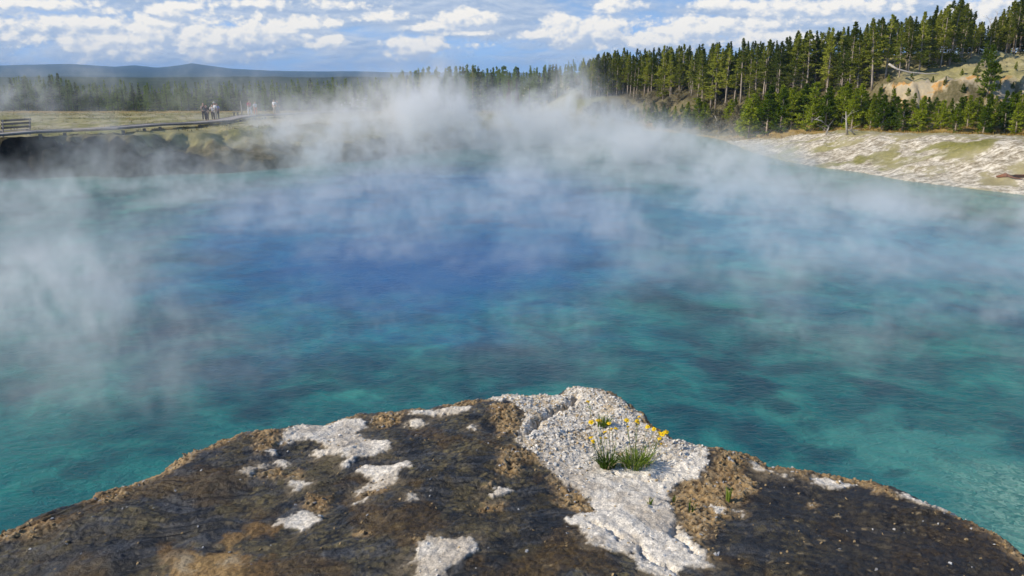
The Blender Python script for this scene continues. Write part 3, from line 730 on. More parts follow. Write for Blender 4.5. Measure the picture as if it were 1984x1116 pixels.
def blades(mb, n, spread, h, lean, w=.0025, seed=0, cx=0.0, cy=0.0):
    r = random.Random(seed)
    for i in range(n):
        a = r.uniform(0, 6.283); rad = spread * math.sqrt(r.random()) * .6
        bx, by = cx + math.cos(a) * rad, cy + math.sin(a) * rad * .7; hh = h * r.uniform(.55, 1.1); ln = lean * r.uniform(.2, 1.2) * hh
        a2 = a + r.gauss(0, .5); tw = r.uniform(0, 3.14); wx, wy = math.cos(tw) * w, math.sin(tw) * w; b = len(mb.v)
        for k, (s, ws) in enumerate(((0, .8), (.4, 1), (.75, .7))):
            off = ln * s * s; px, py, pz = bx + math.cos(a2) * off, by + math.sin(a2) * off, hh * s * (1 - .12 * s * lean)
            mb.v += [(px - wx * ws, py - wy * ws, pz), (px + wx * ws, py + wy * ws, pz)]
        mb.v.append((bx + math.cos(a2) * ln, by + math.sin(a2) * ln, hh * (1 - .15 * lean)))
        mb.q += [(b, b + 1, b + 3, b + 2), (b + 2, b + 3, b + 5, b + 4)]; mb.t.append((b + 4, b + 5, b + 6))


def flower_head_me(seed):
    r = random.Random(seed); mb = MB(); k = 11
    for i in range(k):
        a = 6.283 * i / k + r.uniform(-.15, .15); L_, w = r.uniform(.0085, .0115), .0030; b = len(mb.v); dz = r.uniform(-.001, .004)
        ca, sa = math.cos(a), math.sin(a)
        for (rr, ww, zz) in ((.002, .5, .001), (.6 * L_, 1, .002 + dz * .5), (L_, .6, dz)):
            for sg in (-1, 1): mb.v.append((ca * rr - sa * w * ww * sg, sa * rr + ca * w * ww * sg, zz))
        for j in (0, 2): mb.q.append((b + j, b + j + 1, b + j + 3, b + j + 2))
    return mb.me('flower_head'), r


def disc_me():
    bm = bmesh.new(); bmesh.ops.create_icosphere(bm, subdivisions=2, radius=.0052)
    for v in bm.verts: v.co.z = v.co.z * .7 + .002 + random.uniform(-.0006, .0006)
    me = bpy.data.meshes.new('flower_centre'); bm.to_mesh(me); bm.free(); return me


HEAD_ME = [flower_head_me(s)[0] for s in range(4)]; DISC_ME = disc_me()
for h_ in HEAD_ME: h_.materials.append(M_YEL)
DISC_ME.materials.append(M_YEL2)


def plant(px, py, label, nb, h, spread, lean, seed, heads=(), dry=8, cat='wildflower', name='wildflower'):
    g = P(px, py, RZ + .015); z = rz_at(g[0], g[1]); o = empty(name, (g[0], g[1], z - .006)); tag(o, label, cat)
    mb = MB(); blades(mb, int(nb * .75), spread, h, lean, .0022, seed); mb.build('leaves', M_BLADE, o)
    if dry:
        mb = MB(); blades(mb, dry, spread * 1.4, h * 1.05, lean * 1.5, .0018, seed + 5); mb.build('dry_stalks', M_DRY, o)
    for i, (hx, hy, back) in enumerate(heads):
        # the head's place: on its own stalk above the rock, leaning out from the tuft
        foot = P(hx, hy + 34, RZ + .01); top = PD(hx, hy, foot[1]); top = Vector(top) - o.location
        root = Vector(((foot[0] - g[0]) * .45 + random.uniform(-.015, .015), (foot[1] - g[1]) * .5, .004))
        mid = root.lerp(top, .5) + Vector((random.uniform(-.006, .006), 0, .006))
        mb = MB(); mb.tube([root, mid, top], [.0014, .0011, .0010], 5); st = mb.build('stem', M_BLADE, o)
        hd = link('flower_head', HEAD_ME[i % 4]); hd.parent = st; hd.location = top; hd.rotation_euler = (random.uniform(-.7, .3), random.uniform(-.5, .5), random.uniform(0, 6)); hd.scale = (.95 + .3 * random.random(),) * 3
        c2 = link('flower_centre', DISC_ME); c2.parent = st; c2.location = top + Vector((0, 0, .0006)); c2.rotation_euler = hd.rotation_euler; c2.scale = (1.1,) * 3
    return o


Z4 = lambda pts: [(1100 + a / 6.975, 760 + b / 6.975, 0) for a, b in pts]
plant(1178, 893, 'left tuft of yellow flowers with thick green blades on white crust', 190, .090, .050, 1.0, 1, Z4([(315, 410), (415, 395), (445, 385), (560, 425), (595, 500), (655, 495), (505, 540), (445, 625), (515, 625), (340, 665), (315, 615), (400, 380)]), 10)
plant(1232, 893, 'right tuft of yellow flowers with greyish dry stalks beside it', 210, .085, .095, .85, 2, Z4([(795, 385), (815, 470), (965, 335), (935, 390), (960, 425), (1080, 470), (1165, 500), (1240, 560), (1275, 570), (1330, 540), (1240, 628), (1260, 705)]), 26)
plant(1169, 816, 'short grass tuft without flowers behind the yellow flowers', 80, .062, .05, .5, 3, (), 5, 'grass tuft', 'grass_tuft')
plant(1139, 783, 'tiny yellow green sprig close to the ledge tip', 14, .03, .018, .6, 4, Z4([(272, 128)]), 2, 'sprig', 'grass_tuft')
plant(1412, 952, 'bright green sprig on the tan crumbly crust', 22, .07, .014, .25, 6, (), 2, 'sprig', 'grass_tuft')
plant(1308, 952, 'thin sprig standing at the edge of brown crumbs', 10, .05, .012, .3, 7, (), 4, 'sprig', 'grass_tuft')
plant(1338, 978, 'sparse drooping sprig beside a dark hollow in white crust', 12, .065, .018, .5, 8, (), 3, 'sprig', 'grass_tuft')
plant(1259, 968, 'small olive sprig on bare white crust below the flowers', 14, .04, .014, .4, 9, (), 2, 'sprig', 'grass_tuft')

# ------------------------------------------------------------------ trees
M_NEEDLE = leaf_mat('pine_needles', (.105, .14, .017), (.42, .44, .06), .45)
M_YOUNG = leaf_mat('young_pine_needles', (.10, .16, .008), (.36, .42, .03), .42)
M_FAR = leaf_mat('far_pine_needles', (.040, .085, .012), (.20, .29, .035), .38)
M_BARK = plain('pale_pine_bark', (.40, .33, .265), .9, .4, 3, .02)
M_DBARK = plain('dark_bark', (.08, .075, .05), .9, .3, 3)  # darker bark tone for the far pines
M_SNAG = plain('weathered_wood', (.48, .44, .39), .9, .3, 4, .01)
M_RUST = leaf_mat('rust_needles', (.10, .045, .02), (.22, .12, .06), .2)
M_SCRUB = leaf_mat('grey_scrub', (.17, .155, .08), (.36, .31, .19), .3)


def needles(mb, p, d, n, ln, wd, r, spreadk=.9):
    for _ in range(n):
        dd = Vector((d.x + r.gauss(0, spreadk), d.y + r.gauss(0, spreadk), d.z + r.gauss(0, spreadk * .6))).normalized()
        side = dd.cross(Vector((r.gauss(0, 1), r.gauss(0, 1), r.gauss(0, 1)))).normalized() * wd * r.uniform(.7, 1.3); l2 = ln * r.uniform(.6, 1.3)
        b = len(mb.v); mid = p + dd * l2 * .5
        mb.v += [tuple(p), tuple(mid + side), tuple(p + dd * l2), tuple(mid - side)]; mb.q.append((b, b + 1, b + 2, b + 3))


def conifer(seed, h, cb, rmax, nbr, pts, nn, ln, wd, pw=.8, irregular=.35, droop=-.15, dead=14, trunk_r=.13, bend=.12):
    """one pine: tapered trunk with dead lower twigs, and a crown of needle sprays along its limbs"""
    r = random.Random(seed); tk, cr = MB(), MB()
    bx, by = r.uniform(-bend, bend), r.uniform(-bend, bend); axis_ = lambda z: Vector((bx * (z / h) ** 2, by * (z / h) ** 2, z))
    tk.tube([axis_(h * k / 8) - Vector((0, 0, .3 if k == 0 else 0)) for k in range(9)], [trunk_r * (1 - .93 * k / 8) for k in range(9)], 6)
    gaps = [(r.uniform(0, 6.28), r.uniform(cb, 1)) for _ in range(4)]
    for i in range(nbr):
        f = r.random() ** .85; z = h * (cb + (1 - cb) * f)
        a = r.uniform(0, 6.283)
        if any(abs(((a - ga + 3.14) % 6.28) - 3.14) < .7 and abs(f * (1 - cb) + cb - gf) < .10 for ga, gf in gaps): continue
        Lb = rmax * max(.05, (1 - f) ** pw * (0.55 + .45 * min(1, f * 5))) * r.uniform(1 - irregular, 1 + irregular)
        pit = droop + .75 * f + r.gauss(0, .15); d = Vector((math.cos(a) * math.cos(pit), math.sin(a) * math.cos(pit), math.sin(pit)))
        o = axis_(z); tk.tube([o, o + d * Lb * .8], [.018, .006], 3, False)
        for k in range(pts):
            s = .25 + .75 * (k + r.random()) / pts; needles(cr, o + d * Lb * s, d, nn, ln * (1.12 - .62 * f), wd * (1.1 - .4 * f), r)
    needles(cr, axis_(h * .96), Vector((0, 0, 1.6)), 7, ln * .55, wd * .6, r, .45); needles(cr, axis_(h * .995), Vector((0, 0, 2.5)), 4, ln * .6, wd * .5, r, .3)
    for i in range(dead):
        z = h * r.uniform(.12, cb + .2); a = r.uniform(0, 6.283); o = axis_(z); l2 = r.uniform(.3, .9); tk.tube([o, o + Vector((math.cos(a) * l2, math.sin(a) * l2, r.uniform(-.25, .1)))], [.014, .005], 3, False)
    return tk.me('trunk'), cr.me('crown', False)


TALL = [conifer(10 + k, 9, cb, rm, nb, 5, 4, .36, .055, pw, .55, -.15, 22, bend=.35) for k, (cb, rm, nb, pw) in enumerate([(.30, 1.5, 150, .95), (.38, 1.3, 125, .85), (.20, 1.65, 185, 1.0), (.46, 1.2, 105, .8), (.08, 1.8, 220, 1.05), (.27, 1.15, 145, .9)])]
YOUNG = [conifer(30 + k, 4.5, .03, rm, nb, 5, 5, .34, .055, pw, .35, .15, 3, .08) for k, (rm, nb, pw) in enumerate([(1.25, 130, .75), (1.0, 115, .8), (1.5, 150, .65), (1.15, 125, .9)])]
FARP = [conifer(50 + k, 7, cb, rm, 120, 4, 3, .40, .075, 1.1, .35, -.15, 5, .1) for k, (cb, rm) in enumerate([(.06, 1.05), (.10, .9), (.03, 1.2), (.15, .85)])]
SCRUB = [conifer(70 + k, 1.6, .02, 1.0, 60, 4, 5, .28, .035, .45, .5, .5, 4, .04) for k in range(3)]
for fam, cm in ((TALL, M_NEEDLE), (YOUNG, M_YOUNG), (FARP, M_FAR), (SCRUB, M_SCRUB)):
    for tk, cr in fam: tk.materials.append(M_DBARK if cm is M_FAR else M_BARK); cr.materials.append(cm)


def put_tree(name, fam, i, x, y, scale, label, cat, group, crown_mat=None, sink=.05):
    tk, cr = fam[i % len(fam)]
    o = empty(name, (x, y, gz(x, y) - sink), random.uniform(0, 6.28)); o.scale = scale; o.rotation_euler[0] = random.gauss(0, .025); o.rotation_euler[1] = random.gauss(0, .025)
    tag(o, label, cat, group)
    link('trunk', tk, None, o); c = link('crown', cr, None, o)
    if crown_mat is not None: c.material_slots[0].link = 'OBJECT'; c.material_slots[0].material = crown_mat
    return o


def scatter(cands, mind, n, taken):
    out = []
    for x, y in cands:
        if len(out) >= n: break
        if all((x - a) ** 2 + (y - b) ** 2 > mind * mind for a, b in taken): out.append((x, y)); taken.append((x, y))
    return out


PROF = np.array([(760, 140), (850, 133), (900, 130), (960, 132), (1010, 133), (1060, 128), (1130, 122), (1200, 105), (1300, 99), (1400, 92), (1500, 88), (1550, 72), (1620, 64), (1700, 46), (1760, 40), (1800, 26), (1850, 10), (1890, 48), (1925, 42), (1960, 0), (1984, -10), (2300, -60)], float)


def px_of(x, y, z):
    v = np.array([x, y, z - CAM_Z]); f = v[1] * math.cos(PITCH) - v[2] * math.sin(PITCH); u = v[1] * math.sin(PITCH) + v[2] * math.cos(PITCH)
    return 992 + F * v[0] / f, 558 - F * u / f


def top_h(x, y, z, prof, lo=3.5, hi=11.0):
    """a height that brings the tree's tip to the forest's skyline there"""
    p = px_of(x, y, z)[0]; zt = PD(p, np.interp(p, prof[:, 0], prof[:, 1]), y)[2]
    return min(hi, max(lo, zt - z))


taken, rest = [], []
# right hillside stand: tall pines with bare pale trunks
def candidates(n, x0, x1, y0, y1):
    x, y = rng.uniform(x0, x1, n), rng.uniform(y0, y1, n); z, d, q, s_ = ground_parts(x, y)
    f = y * math.cos(PITCH) - (z - CAM_Z) * math.sin(PITCH)
    return x, y, q, 992 + F * x / f, d


x, y, q, p, d = candidates(16000, 6, 100, 84, 195)
qmin = np.interp(p, [1130, 1300, 1500, 1700, 1790, 1870, 1930, 2050], [16, 17, 16, 13, 17, 25, 31, 28])
k = (p > 1126) & (p < 2060) & (q > qmin) & (q < qmin + 40); key = (q - qmin)[k] + rng.uniform(0, 9, k.sum()); order = np.argsort(key)
spots = scatter(list(zip(x[k][order], y[k][order])), 1.12, 520, taken)
YPROF = np.array([(1100, 225), (1200, 215), (1300, 200), (1400, 190), (1500, 172), (1600, 165), (1700, 170), (1780, 182), (1830, 192), (1900, 186), (1984, 176), (2200, 170)], float)
RIGHT_STAND, right_back = [], []
for i, (x, y) in enumerate(spots):
    z = gz(x, y); h = top_h(x, y, z, PROF) * (random.uniform(.84, 1.16))
    (RIGHT_STAND if i < 172 else right_back).append((x, y, h))
for i, (x, y, h) in enumerate(RIGHT_STAND):
    put_tree('pine_tree', TALL, random.randrange(6), x, y, (h / 9 * random.uniform(1.0, 1.25),) * 2 + (h / 9,), 'tall pine with bare pale trunk in the dense hillside stand', 'tree', 'tall pines of the hillside stand')
# young bushy pines at the foot of the hill
x, y, q, p, d = candidates(7000, 10, 78, 62, 140)
k = (q > -.5) & (q < 15) & (p > 1140) & (p < 2080) & (d > 1.5); order = np.argsort(q[k] + rng.uniform(0, 18, k.sum()))
good = list(zip(x[k][order], y[k][order])); yt = []
for i, (x, y) in enumerate(scatter(good, 1.25, 330, yt)):
    p = px_of(x, y, gz(x, y))[0]; q = y - np.interp(x, TOE_X, TOE_Y)
    z = gz(x, y); h = top_h(x, y, z, YPROF, 1.0, 5.5) * random.uniform(.72, 1.1)
    if p < 1480 and random.random() < .45: put_tree('shrub', SCRUB, i, x, y, (1.2, 1.2, random.uniform(.8, 1.3)), 'grey brown scrub bush on the slope below the tall pines', 'shrub', 'scrub bushes of the hill foot'); continue
    w = h / 4.5 * random.uniform(1.05, 1.4)
    put_tree('young_pine', YOUNG, random.randrange(4), x, y, (w, w, h / 4.5), 'bushy bright green young pine at the foot of the hill', 'tree', 'young pines along the right bank')
# single pines on the bare slope above the scarp
for (px, py, yy, h, fam, lab) in [(1912, 195, 84, 5.6, YOUNG, 'lone dark young pine standing before the ochre scarp'), (1908, 130, 97, 2.8, YOUNG, 'small dark pine on the brown slope above the scarp'), (1972, 100, 97, 3.4, YOUNG, 'low dark pine on the brown slope beside the tallest pine'), (1958, 92, 104, 8.8, TALL, 'tallest pale trunked pine on the crest above the scarp')]:
    g = hit(px, py, 0, 60, 200); put_tree('pine_tree', fam, 0 if fam is TALL else 1, g[0], g[1], (h / (9 if fam is TALL else 4.5),) * 3, lab, 'tree', None)
# middle: pines beyond the far shore
x, y, q, p, d = candidates(3000, -26, 28, 160, 215)
k = (p > 770) & (p < 1140); order = np.argsort(y[k] + rng.uniform(0, 20, k.sum())); good = list(zip(x[k][order], y[k][order])); mt = []
for i, (x, y) in enumerate(scatter(good, 1.6, 50, mt)):
    z = gz(x, y); h = top_h(x, y, z, PROF) * random.uniform(.72, 1.05)
    put_tree('pine_tree', FARP if i % 3 else TALL, i, x, y, (h / 7 * 1.1 if i % 3 else h / 9,) * 2 + (h / (7 if i % 3 else 9),), 'dark pine beyond the far shore where steam rises', 'tree', 'pines beyond the far shore')
# left: wall of pines across the meadow
PROFL = np.array([(-200, 158), (-20, 160), (40, 152), (70, 146), (120, 148), (150, 163), (230, 160), (300, 163), (400, 160), (480, 162), (560, 158), (620, 154), (700, 156), (760, 152), (820, 148), (900, 140)], float)
x, y, q, p, d = candidates(8000, -155, -12, 164, 205)
k = (p > -40) & (p < 800); order = np.argsort(y[k] + rng.uniform(0, 8, k.sum())); good = list(zip(x[k][order], y[k][order])); lt = []
left_back = []
for i, (x, y) in enumerate(scatter(good, 1.25, 330, lt)):
    z = gz(x, y); h = top_h(x, y, z, PROFL) * random.uniform(.58, 1.10)
    if i < 76: put_tree('pine_tree', FARP, i, x, y, (h / 7 * random.uniform(1.0, 1.35),) * 2 + (h / 7,), 'dark green pine in the tree line across the meadow', 'tree', 'pines of the tree line across the meadow')
    else: left_back.append((x, y, h))


def forest_mesh(name, spots_, fam, base_h, label, cm):
    V, Q, T, off = [], [], [], 0
    data = []
    for tk, cr in fam:
        for me_ in (cr,):
            co = np.empty(len(me_.vertices) * 3, np.float32); me_.vertices.foreach_get('co', co); lp = np.empty(len(me_.loops), np.int32); me_.loops.foreach_get('vertex_index', lp)
            data.append((co.reshape(-1, 3), lp.reshape(-1, 4)))
    for i, (x, y, h) in enumerate(spots_):
        co, q = data[i % len(data)]; a = random.uniform(0, 6.28); c, s = math.cos(a), math.sin(a); k = h / base_h; kx = k * random.uniform(1, 1.25)
        V.append(np.stack([x + (co[:, 0] * c - co[:, 1] * s) * kx, y + (co[:, 0] * s + co[:, 1] * c) * kx, gz(x, y) + co[:, 2] * k], 1)); Q.append(q + off); off += len(co)
    o = link(name, mesh_np(name, np.concatenate(V), np.concatenate(Q), None, False), cm); tag(o, label, 'forest', kind='stuff')


# the woods go on past both edges of the view
x, y, q, p, d = candidates(3000, -260, -90, 164, 200); k = (p < -40)
for xx, yy in scatter(list(zip(x[k], y[k])), 2.0, 260, lt): left_back.append((xx, yy, random.uniform(5.5, 8.0)))
x, y, q, p, d = candidates(3000, 60, 150, 60, 170); k = (p > 2060) & (q > -.5) & ((q < 9) | (q > 30)) & (q < 60)
for xx, yy in scatter(list(zip(x[k], y[k])), 2.0, 260, taken): right_back.append((xx, yy, random.uniform(3.0, 4.5) if yy - np.interp(xx, TOE_X, TOE_Y) < 10 else random.uniform(7, 9.5)))
x, y, q, p, d = candidates(3000, -34, 34, 178, 235); k = (p > 760) & (p < 1160)
for xx, yy in scatter(list(zip(x[k], y[k])), 1.5, 150, mt): left_back.append((xx, yy, top_h(xx, yy, gz(xx, yy), PROF) * random.uniform(.8, 1.06)))
forest_mesh('forest', left_back, FARP, 7, 'dense rows of pines behind the tree line across the meadow', M_FAR)
forest_mesh('forest', right_back, TALL, 9, 'pine wood deeper in behind the hillside stand', M_NEEDLE)


# dead wood
def snag(name, pts, r0, label, cat, twigs=0, seed=1):
    rr = random.Random(seed); o = empty(name, tuple(pts[0])); tag(o, label, cat); b = Vector(pts[0]); loc = [Vector(p) - b for p in pts]
    mb = MB(); n = len(loc); mb.tube(loc, [r0 * (1 - .75 * k / (n - 1)) for k in range(n)], 7); mb.build('trunk', M_SNAG, o)
    if twigs:
        mb = MB()
        for _ in range(twigs):
            k = rr.randrange(n - 1); p = loc[k].lerp(loc[k + 1], rr.random()); d = Vector((rr.gauss(0, 1), rr.gauss(0, .6), rr.uniform(.0, 1))).normalized() * rr.uniform(.4, 1.3)
            mb.tube([p, p + d * .6, p + d + Vector((rr.gauss(0, .15), 0, rr.gauss(0, .15)))], [.025, .016, .006], 4, False)
        mb.build('branches', M_SNAG, o)


g = lambda px, py, y: tuple(PD(px, py, y))
snag('fallen_tree', [g(1722, 124, 93), g(1738, 134, 92.5), g(1762, 140, 92), g(1795, 143, 91.5), g(1818, 143, 91)], .13, 'long pale fallen trunk lying across the slope above the scarp', 'fallen tree')
p0 = hit(1398, 252); snag('dead_tree', [tuple(p0), g(1392, 240, p0[1] + .2), g(1385, 224, p0[1] + .4)], .16, 'pale leaning dead trunk at the water edge below the wood', 'dead tree')
p0 = hit(1641, 262); snag('dead_tree', [tuple(p0), g(1640, 240, p0[1]), g(1639, 216, p0[1] + .1)], .13, 'upright pale dead stem among the young pines', 'dead tree', 7, 3)
p0 = hit(1600, 262); snag('dead_tree', [tuple(p0), g(1606, 246, p0[1]), g(1592, 234, p0[1]), g(1578, 231, p0[1])], .10, 'arching bleached dead branches in front of the young pines', 'dead tree', 14, 4)
p0 = hit(1655, 262); snag('dead_tree', [tuple(p0), g(1650, 255, p0[1] - .3), g(1644, 250, p0[1] - .4)], .10, 'low tangle of bleached roots on the golden grass', 'dead tree', 12, 5)
p0 = hit(1480, 256); snag('dead_tree', [tuple(p0), g(1476, 246, p0[1]), g(1484, 238, p0[1])], .08, 'small bleached dead bush under the tall pines', 'dead tree', 16, 6)
for (px, py, y, h, lab) in [(1927, 60, 108, 4.0, 'slim bare grey snag above the crest near the tallest pine'), (1915, 70, 110, 4.0, 'thin grey snag with short twigs on the crest'), (1488, 120, 128, 4.0, 'grey topped dead pine rising over the wood')]:
    b = PD(px, py, y); snag('dead_tree', [(b[0], y, gz(b[0], y) - .1), (b[0] + .1, y, b[2]), (b[0], y, b[2] + h * .6)], .09, lab, 'dead tree', 14, int(px))
p0 = hit(469, 224, 0); snag('dead_tree', [tuple(p0), (p0[0], p0[1], p0[2] + 1.0), (p0[0] - .05, p0[1], p0[2] + 1.9)], .11, 'pale bare post-like stem beside the boardwalk', 'dead tree')
for (px, py) in [(985, 222), (1002, 220)]:
    p0 = hit(px, py); put_tree('pine_tree', FARP, 3, p0[0], p0[1], (.6, .6, .75), 'rust brown dying pine ' + ('nearest the steam' if px < 990 else 'beside the small green lawn'), 'tree', None, M_RUST)
# reddish log in the right bank
a, b = hit(1930, 345), hit(1990, 349)
M_LOG = plain('red_brown_wood', (.20, .085, .045), .85, .5, 3, .03)
o = empty('fallen_log', tuple(a)); tag(o, 'reddish brown rotten log half buried in the white bank', 'log')
mb = MB(); e = Vector(b - a); mb.tube([Vector((0, 0, .1)), e * .3 + Vector((0, 0, .22)), e * .6 + Vector((0, 0, .16)), e + Vector((.6, 0, .16))], [.06, .17, .14, .16], 8); mb.build('trunk', M_LOG, o)
mb = MB(); mb.tube([e * .35 + Vector((0, -.1, .2)), e * .5 + Vector((0, -.35, .08)), e * .75 + Vector((0, -.5, .02))], [.07, .05, .02], 6); mb.build('splinter', M_LOG, o)


# ------------------------------------------------------------------ grass along the meadow edges
def build_grass():
    n = 26000; x = np.concatenate([rng.uniform(16, 75, n), rng.uniform(-90, 5, n)]); y = np.concatenate([rng.uniform(60, 132, n), rng.uniform(62, 168, n)])
    z, d, q, s = ground_parts(x, y); nz = fbm(x * .15, y * .15, 3, .6, 200); nz2 = fbm(x * .5, y * .5, 3, .6, 203)
    right = (np.arange(2 * n) < n)
    keep = np.where(right, (q > -6) & (q < 7) & (nz2 > -.25), (d > 3) & (nz + .6 * nz2 > .12)) & (d > .5)
    x, y, z, right = x[keep], y[keep], z[keep], right[keep]; n = len(x)
    V, T, col = [], [], []
    for i in range(n):
        for _ in range(3):
            a = rng.uniform(0, 6.28); h = rng.uniform(.10, .30) * (1 if right[i] else .8); w = rng.uniform(.02, .05); ox, oy = rng.normal(0, .12, 2); b = len(V)
            V += [(x[i] + ox - w * math.cos(a), y[i] + oy - w * math.sin(a), z[i] - .02), (x[i] + ox + w * math.cos(a), y[i] + oy + w * math.sin(a), z[i] - .02), (x[i] + ox + rng.normal(0, .05), y[i] + oy, z[i] + h)]; T.append((b, b + 1, b + 2))
        c = np.array((.36, .25, .07)) if right[i] or rng.random() < .35 else np.array((.20, .19, .05)); c = c * rng.uniform(.6, 1.25); col += [c] * 9
    me = mesh_np('grass', V, None, T, False); set_attr(me, 'col', np.array(col))
    m, t, out = mat('meadow_grass'); cc = t.n('ShaderNodeVertexColor', layer_name='col').outputs[0]
    t.set(out, 'Surface', t.n('ShaderNodeMixShader', ins={0: .3, 1: t.n('ShaderNodeBsdfDiffuse', ins={0: cc}).outputs[0], 2: t.n('ShaderNodeBsdfTranslucent', ins={0: cc}).outputs[0]}))
    tag(link('grass', me, m), 'golden and olive grass along the meadow and hill foot', 'grass', kind='stuff')


build_grass()

# ------------------------------------------------------------------ boardwalk, benches, people
M_WOOD = plain('grey_boards', (.34, .31, .29), .85, .3, 5, .01); M_DARKW = plain('dark_timber', (.095, .08, .075), .85, .3, 5, .01)
DECK_PX = [(-120, 268), (-40, 263), (60, 256), (140, 251), (220, 247), (300, 242), (370, 238), (430, 233), (455, 229), (480, 224), (520, 222), (575, 219), (650, 216), (720, 214)]
deck = [Vector(hit(a, b, .42)) for a, b in DECK_PX]


def ribbon(pts, w, z0, z1):
    mb = MB(); L_ = []
    for i, p in enumerate(pts):
        d = (pts[min(i + 1, len(pts) - 1)] - pts[max(i - 1, 0)]); n = Vector((-d.y, d.x, 0)).normalized() * w / 2
        b = len(mb.v); mb.v += [tuple(p - n + Vector((0, 0, z0))), tuple(p + n + Vector((0, 0, z0))), tuple(p + n + Vector((0, 0, z1))), tuple(p - n + Vector((0, 0, z1)))]; L_.append(b)
    for b, c in zip(L_[:-1], L_[1:]):
        for k in range(4): mb.q.append((b + k, b + (k + 1) % 4, c + (k + 1) % 4, c + k))
    return mb


bw = empty('boardwalk', tuple(deck[2])); tag(bw, 'low grey wooden boardwalk crossing the meadow on short posts', 'boardwalk')
loc = [p - deck[2] for p in deck]
ribbon(loc, 1.9, -.06, 0).build('deck', M_WOOD, bw, False)
for sg in (-1, 1):
    off = []
    for i, p in enumerate(loc):
        d = (loc[min(i + 1, len(loc) - 1)] - loc[max(i - 1, 0)]); off.append(p + Vector((-d.y, d.x, 0)).normalized() * .93 * sg)
    ribbon(off, .10, -.15, -.064).build('side_beam', M_DARKW, bw, False)
    off2 = [p + Vector((0, 0, .006)) for p in off]
    ribbon(off2, .11, 0.0, .035).build('kerb_rail', M_WOOD, bw, False)
for i in range(1, len(loc) - 1):
    seg = loc[i + 1] - loc[i]; nn = max(1, int(seg.length / 2.6))
    for k in range(nn):
        p = loc[i] + seg * (k / nn); d = Vector((-seg.y, seg.x, 0)).normalized() * -.8
        MB().box(p + d + Vector((0, 0, -.46)), (.2, .2, .44)).build('post', M_DARKW, bw, False)


def bench(a, b, name, label):
    """plank bench with three back boards seen from behind; a, b: the feet of its two end frames"""
    a, b = Vector(a), Vector(b); o = empty(name, tuple(a)); tag(o, label, 'bench'); e = b - a; ex = e.normalized(); n = Vector((-ex.y, ex.x, 0))   # n points away from the camera
    M = Matrix((ex, n, ex.cross(n))).transposed()
    for p in (Vector((0, 0, 0)), e):
        mb = MB(); bas = p - ex * .0
        for (s, tt, w) in (((-.05, .0), (-.55, 1.42), .12), ((.0, .45), (.50, .42), .10), ((.48, 0), (.42, .43), .10)):
            q0 = bas + n * s[0] + Vector((0, 0, s[1])); q1 = bas + n * tt[0] * .6 + Vector((0, 0, tt[1])); d = (q1 - q0); y_ = d.normalized(); x_ = ex; z_ = x_.cross(y_)
            mb.box((q0 + q1) / 2, (.09, d.length, w), Matrix((x_, y_, z_)).transposed())
        mb.build('end_frame', M_WOOD, o, False)
    mid = e / 2; ln = e.length + .25
    for (zz, oo) in ((1.34, -.34), (1.05, -.26), (.74, -.17)): MB().box(mid + n * oo + Vector((0, 0, zz)), (ln, .05, .17), M).build('back_board', M_DARKW, o, False)
    MB().box(mid + n * .2 + Vector((0, 0, .49)), (ln, .44, .05), M).build('seat', M_WOOD, o, False)


fb = hit(57, 262, .05); fa = hit(5, 266, .05)
bench(fa, fb, 'bench', 'slatted wooden bench at the near end of the boardwalk')
fa, fb = hit(454, 225, .0), hit(461, 224.5, .0)
o = empty('low_bench', tuple(fa)); tag(o, 'small dark backless bench beside the boardwalk near visitors', 'bench'); e = Vector(fb - fa)
MB().box(e / 2 + Vector((0, 0, .45)), (max(.9, e.length + .3), .35, .07)).build('seat', M_DARKW, o, False)
for p in (Vector((0, 0, 0)), e): MB().box(p + Vector((0, 0, .2)), (.09, .3, .42)).build('leg', M_DARKW, o, False)


def skin_mesh(name, verts, edges, radii):
    me = bpy.data.meshes.new(name); me.from_pydata([Vector(v) for v in verts], edges, []); o = bpy.data.objects.new(name, me); C.objects.link(o)
    o.modifiers.new('s', 'SKIN'); o.modifiers.new('u', 'SUBSURF').levels = 1
    for i, r_ in enumerate(radii): me.skin_vertices[0].data[i].radius = (r_, r_)
    me.skin_vertices[0].data[0].use_root = True
    dg = bpy.context.evaluated_depsgraph_get(); nm = bpy.data.meshes.new_from_object(o.evaluated_get(dg)); bpy.data.objects.remove(o); nm.name = name
    for p in nm.polygons: p.use_smooth = True
    return nm


M_SKIN = plain('skin', (.55, .34, .25), .6, .1)


def cloth(name, c): return plain(name, c, .85, .15, 8)


